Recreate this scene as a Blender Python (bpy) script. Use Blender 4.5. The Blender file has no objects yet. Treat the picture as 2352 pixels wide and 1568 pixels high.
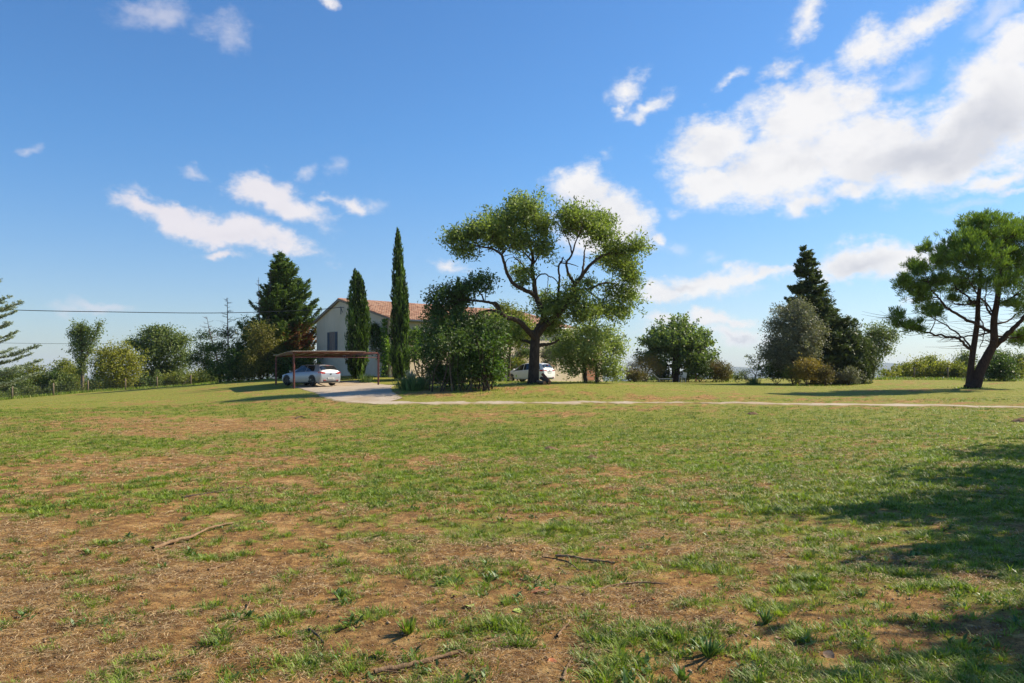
import bpy, math, random
import numpy as np
from mathutils import Vector
R = math.radians
scene = bpy.context.scene
COL = scene.collection

# ------------------------------------------------------------------ camera
F = 1880.0          # focal length in pixels of a 2352 px wide picture
HZ = 862.0          # row of the eye-level line
EYE = 1.6
cam_d = bpy.data.cameras.new('camera'); cam = bpy.data.objects.new('camera', cam_d); COL.objects.link(cam)
cam.location = (0, 0, EYE); cam.rotation_euler = (R(90), 0, 0)
cam_d.sensor_width = 36; cam_d.lens = F / 2352 * 36
cam_d.shift_y = (HZ - 784) / 2352
cam_d.clip_start = 0.1; cam_d.clip_end = 40000
scene.camera = cam

# ------------------------------------------------------------------ sun and view
SUN_EL = R(38); sh = Vector((0.93, 0.37, 0)).normalized()
SUN = Vector((sh.x*math.cos(SUN_EL), sh.y*math.cos(SUN_EL), math.sin(SUN_EL)))
sun_d = bpy.data.lights.new('sun', 'SUN'); sun = bpy.data.objects.new('sun', sun_d); COL.objects.link(sun)
sun_d.energy = 5.0; sun_d.angle = R(0.55); sun_d.color = (1, 0.89, 0.70)
sun.rotation_euler = SUN.to_track_quat('Z', 'Y').to_euler()
sun.location = (30, 20, 40)
scene.view_settings.view_transform = 'Standard'; scene.view_settings.look = 'None'
scene.view_settings.exposure = 0.66; scene.view_settings.gamma = 1.0
scene.view_settings.use_curve_mapping = False

# ------------------------------------------------------------------ node helper
class NT:
    def __init__(s, tree): s.t = tree; s.n = tree.nodes; s.l = tree.links
    def add(s, kind, **kw):
        nd = s.n.new(kind)
        for k, v in kw.items(): setattr(nd, k, v)
        return nd
    def set(s, sock, val):
        if isinstance(val, bpy.types.NodeSocket): s.l.new(val, sock)
        else: sock.default_value = val
    def math(s, op, a, b=None, c=None, clamp=False):
        nd = s.add('ShaderNodeMath', operation=op, use_clamp=clamp)
        s.set(nd.inputs[0], a)
        if b is not None: s.set(nd.inputs[1], b)
        if c is not None: s.set(nd.inputs[2], c)
        return nd.outputs[0]
    def vmath(s, op, a, b=None, out=0):
        nd = s.add('ShaderNodeVectorMath', operation=op)
        s.set(nd.inputs[0], a)
        if b is not None: s.set(nd.inputs[1], b)
        return nd.outputs[out]
    def mix(s, f, a, b, blend='MIX'):
        nd = s.add('ShaderNodeMix', data_type='RGBA', blend_type=blend)
        s.set(nd.inputs[0], f)
        s.set(nd.inputs[6], a if isinstance(a, bpy.types.NodeSocket) else tuple(a)+(1,))
        s.set(nd.inputs[7], b if isinstance(b, bpy.types.NodeSocket) else tuple(b)+(1,))
        return nd.outputs[2]
    def noise(s, vec, scale, detail=4, rough=0.55, dist=0.0, out='Fac'):
        nd = s.add('ShaderNodeTexNoise')
        if vec is not None: s.l.new(vec, nd.inputs['Vector'])
        nd.inputs['Scale'].default_value = scale; nd.inputs['Detail'].default_value = detail
        nd.inputs['Roughness'].default_value = rough; nd.inputs['Distortion'].default_value = dist
        return nd.outputs[out]
    def ramp(s, f, a, b):          # smooth step a..b
        nd = s.add('ShaderNodeMapRange', interpolation_type='SMOOTHSTEP')
        s.set(nd.inputs[0], f); nd.inputs[1].default_value = a; nd.inputs[2].default_value = b
        return nd.outputs[0]

# ------------------------------------------------------------------ sky with clouds
world = bpy.data.worlds.new('World'); scene.world = world; world.use_nodes = True
w = NT(world.node_tree); w.n.clear()
sky = w.add('ShaderNodeTexSky', sky_type='NISHITA'); sky.sun_disc = False
sky.sun_elevation = SUN_EL; sky.sun_rotation = math.atan2(sh.x, sh.y)
sky.altitude = 200; sky.air_density = 1.0; sky.dust_density = 0.5; sky.ozone_density = 1.5
tc = w.add('ShaderNodeTexCoord').outputs['Generated']
sep = w.add('ShaderNodeSeparateXYZ'); w.l.new(w.vmath('NORMALIZE', tc), sep.inputs[0])
az = w.math('ARCTAN2', sep.outputs[0], sep.outputs[1])
el = w.math('ARCSINE', sep.outputs[2])
cmb = w.add('ShaderNodeCombineXYZ'); w.l.new(az, cmb.inputs[0]); w.l.new(el, cmb.inputs[1])
ae = cmb.outputs[0]
warp = w.noise(ae, 9.0, 5, 0.55, out='Color')
warp2 = w.noise(ae, 38.0, 4, 0.6, out='Color')
wv = w.vmath('SUBTRACT', warp, (0.5, 0.5, 0.5)); wv2 = w.vmath('SUBTRACT', warp2, (0.5, 0.5, 0.5))
sc1 = w.add('ShaderNodeVectorMath', operation='SCALE'); w.l.new(wv, sc1.inputs[0]); sc1.inputs['Scale'].default_value = 0.085
sc2 = w.add('ShaderNodeVectorMath', operation='SCALE'); w.l.new(wv2, sc2.inputs[0]); sc2.inputs['Scale'].default_value = 0.020
aew = w.vmath('ADD', w.vmath('ADD', ae, sc1.outputs[0]), sc2.outputs[0])
flat = w.vmath('MULTIPLY', aew, (1, 1, 0))
def azel(px, py):
    u = (px-1176)/F; a = math.atan(u); e = math.atan((HZ-py)/F*math.cos(a)); return a, e
def blob_field(blobs, vec):
    acc = None
    for (px, py, rx, ry, rot, amp) in blobs:
        a, e = azel(px, py)
        mp = w.add('ShaderNodeMapping', vector_type='TEXTURE')
        w.l.new(vec, mp.inputs['Vector'])
        mp.inputs['Location'].default_value = (a, e, 0)
        mp.inputs['Rotation'].default_value = (0, 0, R(-rot))
        k = math.cos(a)**1.2
        mp.inputs['Scale'].default_value = (rx/F*k*1.15, ry/F*k*1.15, 1)
        ln = w.vmath('LENGTH', mp.outputs[0], out=1)
        v = w.math('MULTIPLY', w.math('SUBTRACT', 1.0, ln), amp)
        acc = v if acc is None else w.math('SMOOTH_MAX', acc, v, 0.15)
    return acc
CL = [  # px, py, rx, ry, clockwise tilt, strength
 (420,496,160,34,10,1.1),(575,540,160,36,15,1.1),(320,474,80,28,5,.8),
 (630,448,105,50,22,1.15),(705,492,75,36,22,1.0),(815,474,42,18,8,.6),(765,458,30,10,10,.35),
  (755,1,28,10,0,.6),(522,580,46,14,14,.7),
 (1033,622,38,17,0,.5),
 (1335,430,85,55,10,1.1),(1420,490,100,60,40,1.1),(1380,530,120,55,10,1.1),(1510,545,26,18,0,.7),
 (1456,182,52,26,-22,.62),(1490,228,60,18,-8,.55),(1430,228,28,12,-20,.5),
 (1625,330,95,62,-10,1.1),(1640,420,110,50,20,1.1),(1790,400,170,85,0,1.2),(1860,270,150,100,-15,1.2),
 (2000,350,190,95,-15,1.2),(2150,320,210,95,-22,1.2),(2300,240,150,120,-35,1.2),(2340,130,90,80,-35,1.0),
 (1830,470,90,22,10,.8),(1960,440,80,30,-20,.8),(2310,385,110,28,-8,.8),(2330,415,60,14,0,.5),
 (2120,60,120,42,-22,.75),(2010,110,75,40,-28,.8),(1855,22,55,36,-45,.5),
 (1775,152,58,22,-26,.55),(1665,172,28,14,-45,.45),
 (1500,676,90,28,-4,.9),(1630,650,120,32,-4,1.0),(1740,642,110,16,-8,.8),(1980,612,110,44,-8,1.0),(2080,610,110,40,-10,1.0),
 (1610,722,62,22,0,1.0),(1680,722,60,14,4,.8),(1690,756,110,24,4,.8),(1530,742,70,20,0,.7),(2110,712,45,12,0,.5),]
CF = [(1720,255,80,30,-25,.8),(2060,185,90,30,-25,.9),(2240,450,90,20,-6,.7),(1560,285,40,18,-15,.7),(1480,560,60,24,0,.6),(560,430,60,20,15,.5),(860,470,40,16,8,.6),(1640,590,50,14,0,.5),(440,382,45,16,0,.8),(705,381,24,22,0,.9),(315,437,45,14,0,.7),(515,85,62,58,20,.8),(365,28,80,44,10,.9),(50,322,25,13,0,.6),(1560,468,34,14,0,.7),(2290,38,80,40,-20,1.0),(222,700,95,18,2,1.1),(760,385,30,20,-40,.5),(1400,345,24,14,0,.5),(1550,560,60,20,0,.5)]
dens = blob_field(CL, flat)
str_map = w.add('ShaderNodeMapping'); w.l.new(ae, str_map.inputs['Vector']); str_map.inputs['Rotation'].default_value = (0,0,R(-20)); str_map.inputs['Scale'].default_value = (1, 1.7, 1)
fine = w.noise(str_map.outputs[0], 26.0, 10, 0.66)
wisp = w.noise(str_map.outputs[0], 95.0, 6, 0.7)
fine = w.math('ADD', w.math('MULTIPLY', fine, .8), w.math('MULTIPLY', wisp, .2))
fine2 = w.noise(ae, 9.0, 4, 0.5)
dn = w.math('ADD', dens, w.math('MULTIPLY', w.math('SUBTRACT', fine, 0.5), 1.75))
cover = w.math('POWER', w.ramp(dn, -0.14, 0.66), 1.15)
dn2 = w.math('ADD', blob_field(CF, flat), w.math('MULTIPLY', w.math('SUBTRACT', fine, 0.5), 1.6))
cover = w.math('MAXIMUM', cover, w.math('MULTIPLY', w.ramp(dn2, 0.0, 1.0), 0.55))
GR = [(1700,380,60,40,10,.35),(2000,380,80,24,-15,.5),(2130,330,230,50,-22,1.0),(2250,300,150,60,-25,1.2),(1830,400,120,22,-5,.45),(1990,615,80,26,-10,.7),(1560,655,70,12,-4,.7),
      (560,545,150,14,14,.45),(420,510,120,12,10,.3),(1700,758,70,8,0,.8),(1390,520,80,40,20,.35),(1620,735,60,10,0,.4)]
grey = blob_field(GR, flat)
gf = w.ramp(w.math('ADD', grey, w.math('MULTIPLY', w.math('SUBTRACT', fine2, 0.5), 0.5)), 0.0, 0.9)
ccol = w.mix(w.math('MULTIPLY', gf, 0.8), (8.1, 7.95, 7.9), (5.5, 5.55, 5.95))
mod = w.ramp(w.noise(str_map.outputs[0], 15.0, 6, 0.6), 0.42, 0.68)
ccol = w.mix(w.math('MULTIPLY', mod, 0.55), ccol, w.mix(1.0, ccol, (0.80, 0.82, 0.87), 'MULTIPLY'))
# bluish-violet where a cloud is thin
lp = w.ramp(az, -0.55, 0.15)
ccol = w.mix(w.math('MULTIPLY', w.math('SUBTRACT', 1.0, lp), 0.9), ccol, (7.0, 6.6, 7.1))
hs = w.add('ShaderNodeHueSaturation'); w.l.new(sky.outputs[0], hs.inputs['Color'])
hs.inputs['Saturation'].default_value = 1.12; hs.inputs['Value'].default_value = 1.0; hs.inputs['Hue'].default_value = 0.505
tint = w.mix(w.ramp(el, 0.0, 0.30), (0.90, 0.98, 1.16), (0.66, 1.08, 1.36))
skyc = w.mix(1.0, hs.outputs[0], tint, 'MULTIPLY')
fin = w.mix(w.math('MULTIPLY', cover, 0.97), skyc, ccol)
bg = w.add('ShaderNodeBackground'); w.l.new(fin, bg.inputs[0]); bg.inputs[1].default_value = 0.076
wo = w.add('ShaderNodeOutputWorld'); w.l.new(bg.outputs[0], wo.inputs[0])

# ------------------------------------------------------------------ scene bookkeeping
def tag(o, label=None, cat=None, group=None, kind=None):
    if label: o['label'] = label
    if cat: o['category'] = cat
    if group: o['group'] = group
    if kind: o['kind'] = kind
    return o
def empty(name, loc=(0,0,0), rz=0):
    o = bpy.data.objects.new(name, None); COL.objects.link(o); o.location = loc; o.rotation_euler = (0,0,rz)
    o.empty_display_size = 0.3
    return o
def mesh(name, V, Fc, mat, parent=None, smooth=False, attrs=None, nv=None):
    """V (n,3); Fc either list of tuples or (m,k) int array"""
    me = bpy.data.meshes.new(name)
    V = np.asarray(V, dtype=np.float32)
    if isinstance(Fc, np.ndarray):
        m, k = Fc.shape
        me.vertices.add(len(V)); me.vertices.foreach_set('co', V.ravel())
        me.loops.add(m*k); me.loops.foreach_set('vertex_index', Fc.astype(np.int32).ravel())
        me.polygons.add(m); me.polygons.foreach_set('loop_start', np.arange(0, m*k, k, dtype=np.int32))
        try: me.polygons.foreach_set('loop_total', np.full(m, k, dtype=np.int32))
        except Exception: pass
        me.update(calc_edges=True)
    else:
        me.from_pydata([tuple(map(float, v)) for v in V], [], [tuple(f) for f in Fc]); me.update()
    if attrs:
        for an, arr in attrs.items():
            arr = np.asarray(arr, dtype=np.float32)
            if arr.ndim == 1:
                a = me.attributes.new(an, 'FLOAT', 'POINT'); a.data.foreach_set('value', arr)
            else:
                a = me.attributes.new(an, 'FLOAT_COLOR', 'POINT'); a.data.foreach_set('color', arr.ravel())
    mats = mat if isinstance(mat, list) else [mat]
    for m_ in mats: me.materials.append(m_)
    if smooth: me.polygons.foreach_set('use_smooth', np.ones(len(me.polygons), dtype=bool))
    o = bpy.data.objects.new(name, me); COL.objects.link(o)
    if parent: o.parent = parent
    return o
class MB:
    def __init__(s): s.v = []; s.f = []
    def add(s, vs, fs):
        b = len(s.v); s.v += [tuple(map(float, v)) for v in vs]; s.f += [tuple(i+b for i in f) for f in fs]; return s
    def box(s, c, size, rz=0, ax=None):
        sx, sy, sz = [k/2 for k in size]
        if ax is None: ex, ey, ez = Vector((math.cos(rz), math.sin(rz), 0)), Vector((-math.sin(rz), math.cos(rz), 0)), Vector((0,0,1))
        else: ex, ey, ez = ax
        c = Vector(c); vs = [c+ex*sx*i+ey*sy*j+ez*sz*k for k in (-1,1) for (i,j) in ((-1,-1),(1,-1),(1,1),(-1,1))]
        return s.add(vs, [(3,2,1,0),(4,5,6,7),(0,1,5,4),(1,2,6,5),(2,3,7,6),(3,0,4,7)])
    def bar(s, a, b, wd, hd=None):
        a, b = Vector(a), Vector(b); d = b-a; L = d.length; d.normalize()
        up = Vector((0,0,1)) if abs(d.z) < 0.95 else Vector((0,1,0))
        e1 = d.cross(up).normalized(); e2 = e1.cross(d)
        return s.box((a+b)/2, (L, wd, hd or wd), ax=(d, e1, e2))
    def cyl(s, a, b, r0, r1=None, n=12, cap=True):
        r1 = r0 if r1 is None else r1
        a, b = Vector(a), Vector(b); d = (b-a).normalized()
        up = Vector((0,0,1)) if abs(d.z) < 0.95 else Vector((0,1,0))
        e1 = d.cross(up).normalized(); e2 = e1.cross(d)
        vs = [a+e1*math.cos(t)*r0+e2*math.sin(t)*r0 for t in [2*math.pi*i/n for i in range(n)]]
        vs += [b+e1*math.cos(t)*r1+e2*math.sin(t)*r1 for t in [2*math.pi*i/n for i in range(n)]]
        fs = [(i, (i+1)%n, n+(i+1)%n, n+i) for i in range(n)]
        if cap: fs += [tuple(range(n-1,-1,-1)), tuple(range(n, 2*n))]
        return s.add(vs, fs)
    def build(s, name, mat, parent=None, smooth=False, bevel=0):
        o = mesh(name, s.v, s.f, mat, parent, smooth)
        if bevel:
            m = o.modifiers.new('bevel', 'BEVEL'); m.width = bevel; m.segments = 2
        return o

def catmull(pts, n=6):
    P = np.array(pts, dtype=float)
    if len(P) < 3:
        t = np.linspace(0, 1, n+1)[:, None]; return P[0]*(1-t)+P[-1]*t
    Q = np.vstack([2*P[0]-P[1], P, 2*P[-1]-P[-2]]); out = []
    for i in range(1, len(Q)-2):
        p0, p1, p2, p3 = Q[i-1], Q[i], Q[i+1], Q[i+2]
        for t in np.linspace(0, 1, n, endpoint=False):
            out.append(0.5*((2*p1)+(-p0+p2)*t+(2*p0-5*p1+4*p2-p3)*t*t+(-p0+3*p1-3*p2+p3)*t**3))
    out.append(P[-1]); return np.array(out)
class Tubes:
    def __init__(s): s.V = []; s.Fc = []; s.n = 0
    def add(s, pts, radii, k=6):
        P = np.asarray(pts, float); m = len(P); r = np.asarray(radii, float)
        T = np.gradient(P, axis=0); T /= (np.linalg.norm(T, axis=1)[:, None]+1e-9)
        up = np.array([0.13, 0.21, 1.0]) if abs(T[:, 2]).mean() < 0.85 else np.array([1.0, 0.2, 0.0])
        A = np.cross(T, up); A /= (np.linalg.norm(A, axis=1)[:, None]+1e-9); B = np.cross(T, A)
        th = np.linspace(0, 2*np.pi, k, endpoint=False)
        ring = P[:, None, :]+r[:, None, None]*(np.cos(th)[None, :, None]*A[:, None, :]+np.sin(th)[None, :, None]*B[:, None, :])
        s.V.append(ring.reshape(-1, 3))
        i = np.arange(m-1)[:, None]*k; j = np.arange(k)[None, :]; j2 = (j+1) % k
        s.Fc.append(np.stack([i+j, i+j2, i+k+j2, i+k+j], -1).reshape(-1, 4)+s.n)
        s.n += m*k
    def build(s, name, mat, parent=None):
        if not s.V: return None
        return mesh(name, np.vstack(s.V), np.vstack(s.Fc), mat, parent, smooth=True)

# ------------------------------------------------------------------ noise
def hash2(i, j, seed=0):
    h = (i.astype(np.int64)*374761393+j.astype(np.int64)*668265263+seed*1442695041) & 0x7fffffff
    h = ((h ^ (h >> 13))*1274126177) & 0x7fffffff
    return ((h ^ (h >> 16)) & 0xffff)/65535.0
def vnoise(x, y, seed=0):
    xi = np.floor(x); yi = np.floor(y); fx = x-xi; fy = y-yi
    fx = fx*fx*(3-2*fx); fy = fy*fy*(3-2*fy)
    a = hash2(xi, yi, seed); b = hash2(xi+1, yi, seed); c = hash2(xi, yi+1, seed); d = hash2(xi+1, yi+1, seed)
    return (a*(1-fx)+b*fx)*(1-fy)+(c*(1-fx)+d*fx)*fy
def fbm(x, y, oct=4, seed=0):
    s = 0; a = 0.5; t = 0
    for o in range(oct):
        s = s+a*vnoise(x*2**o+17.3*o, y*2**o-9.1*o, seed+o); t += a; a *= 0.5
    return s/t
def sstep(x, a, b):
    t = np.clip((x-a)/(b-a), 0, 1); return t*t*(3-2*t)

# ------------------------------------------------------------------ ground height
def P3(px, py, d): return Vector(((px-1176)*d/F, d, EYE+(HZ-py)*d/F))
ctl = [(x, y, 0.0) for x, y in [(-14,-12),(0,-12),(14,-12),(-10,4),(0,5),(10,4),(-22,2),(24,2),(-5,12),(5,12),(-40,-5),(40,-5)]]
for px, py, d in [(1176,925,34.4),(1500,925,34.4),(1800,927,34),(2352,936,31),(820,925,34.4),(0,950,30),(0,932,46),(300,936,37),(520,905,50),
    (675,889,55),(869,883,59),(634,881,61),(895,866,65),(822,866,64),(727,864,73),(1225,881,45.5),(1350,877,48.5),(1225,878.5,55),(1215,878,70),(1387,876,84),(1553,877,78),
    (1850,885,67),(2225,891,48),(2010,873,76),(1689,871,88),(2380,884,62),(1450,877,72),(1060,890,41),(1000,905,37.5),(1300,905,38),(1800,904,45),(2250,913,38),
    (28,916,72),(123,908,74),(202,900,76),(288,895,78),(361,890,80),(438,884,82),(545,877,76),(640,872,80),(-200,940,66),(2600,900,55),(300,915,55)]:
    p = P3(px, py, d); ctl.append((p.x, p.y, p.z))
ctl = np.array(ctl)
def tpk(r2): return 0.5*r2*np.log(r2+1e-9)
_n = len(ctl); _K = tpk(((ctl[:, None, :2]-ctl[None, :, :2])**2).sum(-1)/400)+np.eye(_n)*0.02
_Pm = np.c_[np.ones(_n), ctl[:, :2]/20]
_A = np.block([[_K, _Pm], [_Pm.T, np.zeros((3, 3))]]); _w = np.linalg.solve(_A, np.r_[ctl[:, 2], 0, 0, 0])
def gz(x, y):
    x = np.asarray(x, float); y = np.asarray(y, float); sh_ = x.shape
    xf = x.ravel(); yf = y.ravel(); out = np.zeros(len(xf))
    for s in range(0, len(xf), 20000):
        xx = xf[s:s+20000]; yy = yf[s:s+20000]
        q = np.stack([np.clip(xx, -70, 70), np.clip(yy, -20, 95)], -1)
        k = tpk(((q[:, None, :]-ctl[None, :, :2])**2).sum(-1)/400)
        z = k @ _w[:_n]+_w[_n]+q[:, 0]/20*_w[_n+1]+q[:, 1]/20*_w[_n+2]
        r = np.hypot(xx, yy)
        far = -2.5-(r-90)*0.02+2*(fbm(xx/90, yy/90, 3, 5)-.5)
        far = np.maximum(far, -22+6*(fbm(xx/300, yy/300, 3, 8)-.5))
        bound = 84+10*sstep(xx, 5, 25)
        t = sstep(r, bound, bound+38)
        back = sstep(-yy, 5, 30)
        z = np.clip(z, -3, 2.2)*(1-back)*(1-t)+far*t
        out[s:s+20000] = z
    return out.reshape(sh_)
def g1(x, y): return float(gz(np.array([x]), np.array([y]))[0])
def onground(px, py):
    lo, hi = 2.0, 90.0; s = (HZ-py)/F
    d = 2.0
    while d < 95:
        if EYE+s*d <= g1((px-1176)*d/F, d): break
        d += 0.25 if d < 15 else 0.6
    for _ in range(8):
        z = g1((px-1176)*d/F, d); d2 = (EYE-z)/(-s) if s < 0 else d
        d = 0.5*d+0.5*d2
    return Vector(((px-1176)*d/F, d, g1((px-1176)*d/F, d)))
def base(px, d):
    x = (px-1176)*d/F; return Vector((x, d, g1(x, d)))

# how much green grows at a place
def cover(x, y):
    d = np.maximum(np.hypot(x, y*0.9), 0.5); t = np.clip(x/np.maximum(y, 1.0), -.8, .8)
    c = np.interp(d, [2, 5, 8, 12, 18, 26, 34, 45, 90], [.38, .43, .52, .64, .76, .78, .76, .80, .86])
    c = c+t*np.interp(d, [3, 8, 14, 25], [.20, .24, .24, .0])
    c = c-.30*np.exp(-(((x+9)/6)**2+((y-26)/6)**2))-.22*np.exp(-(((x+6)/4)**2+((y-14)/3)**2))
    c = c-.22*np.exp(-(((x+17)/8)**2+((y-43)/8)**2))
    c = c-.16*np.exp(-(((y-37.3)/1.6)**2))*(x > -12)-.12*np.exp(-(((y-31.8)/1.2)**2))
    c = c-.24*np.exp(-(((x+2)/7)**2+((y-40.5)/3.5)**2))
    return c
def greenness(x, y):
    n = 0.35*fbm(x/1.7, y/1.7, 3, 3)+0.65*fbm(x/.30, y/.30, 2, 11)
    big = fbm(x/6., y/6., 3, 21)
    return cover(x, y)+(n-.5)*1.5+(big-.5)*.7

# ------------------------------------------------------------------ materials
def mat(name): 
    m = bpy.data.materials.new(name); m.use_nodes = True; m.node_tree.nodes.clear(); return m, NT(m.node_tree)
def pbr(t, color, rough=0.8, metal=0, bump=None, bstr=0.3, bdist=0.02, spec=0.5, coat=0):
    b = t.add('ShaderNodeBsdfPrincipled')
    t.set(b.inputs['Base Color'], color if isinstance(color, bpy.types.NodeSocket) else tuple(color)+(1,))
    t.set(b.inputs['Roughness'], rough); b.inputs['Metallic'].default_value = metal
    b.inputs['Specular IOR Level'].default_value = spec; b.inputs['Coat Weight'].default_value = coat
    if bump is not None:
        bn = t.add('ShaderNodeBump'); t.l.new(bump, bn.inputs['Height']); bn.inputs['Strength'].default_value = bstr; bn.inputs['Distance'].default_value = bdist
        t.l.new(bn.outputs[0], b.inputs['Normal'])
    o = t.add('ShaderNodeOutputMaterial'); t.l.new(b.outputs[0], o.inputs[0]); return b
def simple(name, c, rough=0.6, metal=0, var=0.12, scale=6, bstr=0.15, spec=0.5, coat=0):
    m, t = mat(name); g = t.add('ShaderNodeTexCoord').outputs['Object']
    n = t.noise(g, scale, 5, 0.6)
    c2 = tuple(x*(1-var*1.6) for x in c); c3 = tuple(min(1, x*(1+var)) for x in c)
    pbr(t, t.mix(t.ramp(n, .3, .7), c2, c3), rough, metal, n, bstr, 0.01, spec, coat); return m
def leafmat(name, dark, light, warm=None, transl=0.35, rough=0.55, warmamt=0.25):
    dark = tuple(x*1.3 for x in dark); light = tuple(x*1.55 for x in light)
    m, t = mat(name)
    a = t.add('ShaderNodeAttribute', attribute_name='var').outputs['Fac']
    h = t.add('ShaderNodeAttribute', attribute_name='hue').outputs['Fac']
    c = t.mix(a, dark, light)
    if warm: c = t.mix(t.math('MULTIPLY', t.ramp(h, 1-warmamt, 1), 0.85), c, warm)
    b = t.add('ShaderNodeBsdfPrincipled'); t.l.new(c, b.inputs['Base Color']); b.inputs['Roughness'].default_value = rough
    b.inputs['Specular IOR Level'].default_value = 0.35
    tr = t.add('ShaderNodeBsdfTranslucent'); t.l.new(t.mix(1.0, c, (1.25, 1.35, .55), 'MULTIPLY'), tr.inputs[0])
    mx = t.add('ShaderNodeMixShader'); mx.inputs[0].default_value = transl
    t.l.new(b.outputs[0], mx.inputs[1]); t.l.new(tr.outputs[0], mx.inputs[2])
    o = t.add('ShaderNodeOutputMaterial'); t.l.new(mx.outputs[0], o.inputs[0]); return m

m, t = mat('ground'); geo = t.add('ShaderNodeNewGeometry').outputs['Position']
ga = t.add('ShaderNodeAttribute', attribute_name='green').outputs['Fac']
n1 = t.noise(geo, 1.1, 5, .6); n2 = t.noise(geo, 9, 6, .65); n3 = t.noise(geo, 60, 5, .7); n4 = t.noise(geo, 3.1, 4, .6, .6)
straw_map = t.add('ShaderNodeMapping'); t.l.new(geo, straw_map.inputs[0]); straw_map.inputs['Scale'].default_value = (1, 2.6, 1); straw_map.inputs['Rotation'].default_value = (0, 0, .5)
n5 = t.noise(straw_map.outputs[0], 45, 4, .8, 1.5)
n7 = t.noise(geo, 2.4, 6, .7, .8)
soil = t.mix(t.ramp(n2, .4, .65), (.27, .135, .046), (.56, .31, .105))
soil = t.mix(t.math('MULTIPLY', t.ramp(n7, .50, .62), .62), soil, (.125, .066, .026))
soil = t.mix(t.math('MULTIPLY', t.ramp(n4, .53, .66), .85), soil, (.68, .42, .165))
soil = t.mix(t.math('MULTIPLY', t.math('MULTIPLY', t.ramp(n5, .52, .64), t.ramp(n1, .42, .62)), .7), soil, (.42, .30, .17))
soil = t.mix(t.math('MULTIPLY', t.ramp(n3, .53, .62), .75), soil, (.085, .045, .022))
n6 = t.noise(geo, 110, 3, .7); soil = t.mix(t.math('MULTIPLY', t.ramp(n6, .60, .68), .7), soil, (.58, .38, .2))
turf = t.mix(t.ramp(n2, .3, .7), (.135, .165, .020), (.33, .335, .048))
turf = t.mix(t.math('MULTIPLY', t.ramp(n3, .48, .66), .75), turf, (.36, .25, .105))
turf = t.mix(t.math('MULTIPLY', t.ramp(n4, .52, .68), .45), turf, (.30, .20, .085))
gg = t.math('ADD', ga, t.math('MULTIPLY', t.math('SUBTRACT', n2, .5), .9))
gcol = t.mix(t.ramp(t.math('ADD', gg, t.math('MULTIPLY', t.math('SUBTRACT', t.noise(geo, 22, 4, .7), .5), .9)), .42, .68), soil, turf)
dist = t.vmath('LENGTH', geo, out=1)
farc = t.mix(t.ramp(t.noise(geo, .02, 5, .6), .4, .6), (.035, .055, .018), (.075, .085, .028))
gcol = t.mix(t.ramp(dist, 105, 150), gcol, farc)
hgt = t.math('ADD', t.math('MULTIPLY', n3, .5), t.math('ADD', n2, t.math('MULTIPLY', n5, .35)))
pbr(t, gcol, .95, 0, hgt, 1.0, .05, spec=.12); M_ground = m

m, t = mat('gravel'); geo = t.add('ShaderNodeNewGeometry').outputs['Position']
v = t.add('ShaderNodeTexVoronoi'); t.l.new(geo, v.inputs['Vector']); v.inputs['Scale'].default_value = 26
n1 = t.noise(geo, 1.0, 5, .6); n2 = t.noise(geo, 14, 5, .7)
c = t.mix(t.ramp(n1, .35, .65), (.33, .25, .165), (.45, .36, .26))
c = t.mix(t.math('MULTIPLY', t.ramp(n2, .5, .75), .5), c, (.30, .22, .14))
c = t.mix(t.math('MULTIPLY', t.ramp(v.outputs['Distance'], .1, .6), .35), c, (.58, .50, .40))
eg = t.add('ShaderNodeAttribute', attribute_name='edge').outputs['Fac']; n8 = t.noise(geo, 2.2, 6, .75)
em = t.ramp(t.math('ADD', eg, t.math('MULTIPLY', t.math('SUBTRACT', n8, .5), 1.9)), .05, .42)
verge = t.mix(t.ramp(n2, .4, .6), (.30, .19, .085), (.20, .21, .04)); c = t.mix(em, verge, c)
n9 = t.noise(geo, .55, 5, .7); c = t.mix(t.math('MULTIPLY', t.ramp(n9, .5, .66), .55), c, (.36, .25, .14))
pbr(t, c, .95, 0, n2, .6, .02, spec=.15); M_gravel = m

def barkmat(name, a, b):
    m, t = mat(name); g = t.add('ShaderNodeNewGeometry').outputs['Position']
    mp = t.add('ShaderNodeMapping'); t.l.new(g, mp.inputs[0]); mp.inputs['Scale'].default_value = (1, 1, .28)
    n = t.noise(mp.outputs[0], 14, 6, .7); n_ = t.noise(g, 1.5, 3, .5)
    pbr(t, t.mix(n_, t.mix(t.ramp(n, .35, .65), a, b), a), .95, 0, n, .8, .04, spec=.2); return m
M_bark = barkmat('bark', (.065, .048, .035), (.16, .125, .09))
M_bark_light = barkmat('bark_light', (.16, .12, .09), (.30, .24, .18))
M_bark_dark = barkmat('bark_dark', (.048, .035, .027), (.13, .095, .07))
M_bark_pine = barkmat('bark_pine', (.045, .028, .021), (.125, .066, .046))
M_dead = barkmat('dead_wood', (.10, .075, .07), (.2, .15, .14))
M_stick = barkmat('stick', (.20, .12, .065), (.42, .29, .17))
M_stone = simple('stone', (.24, .20, .165), .95, 0, .35, 5, .5)

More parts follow.
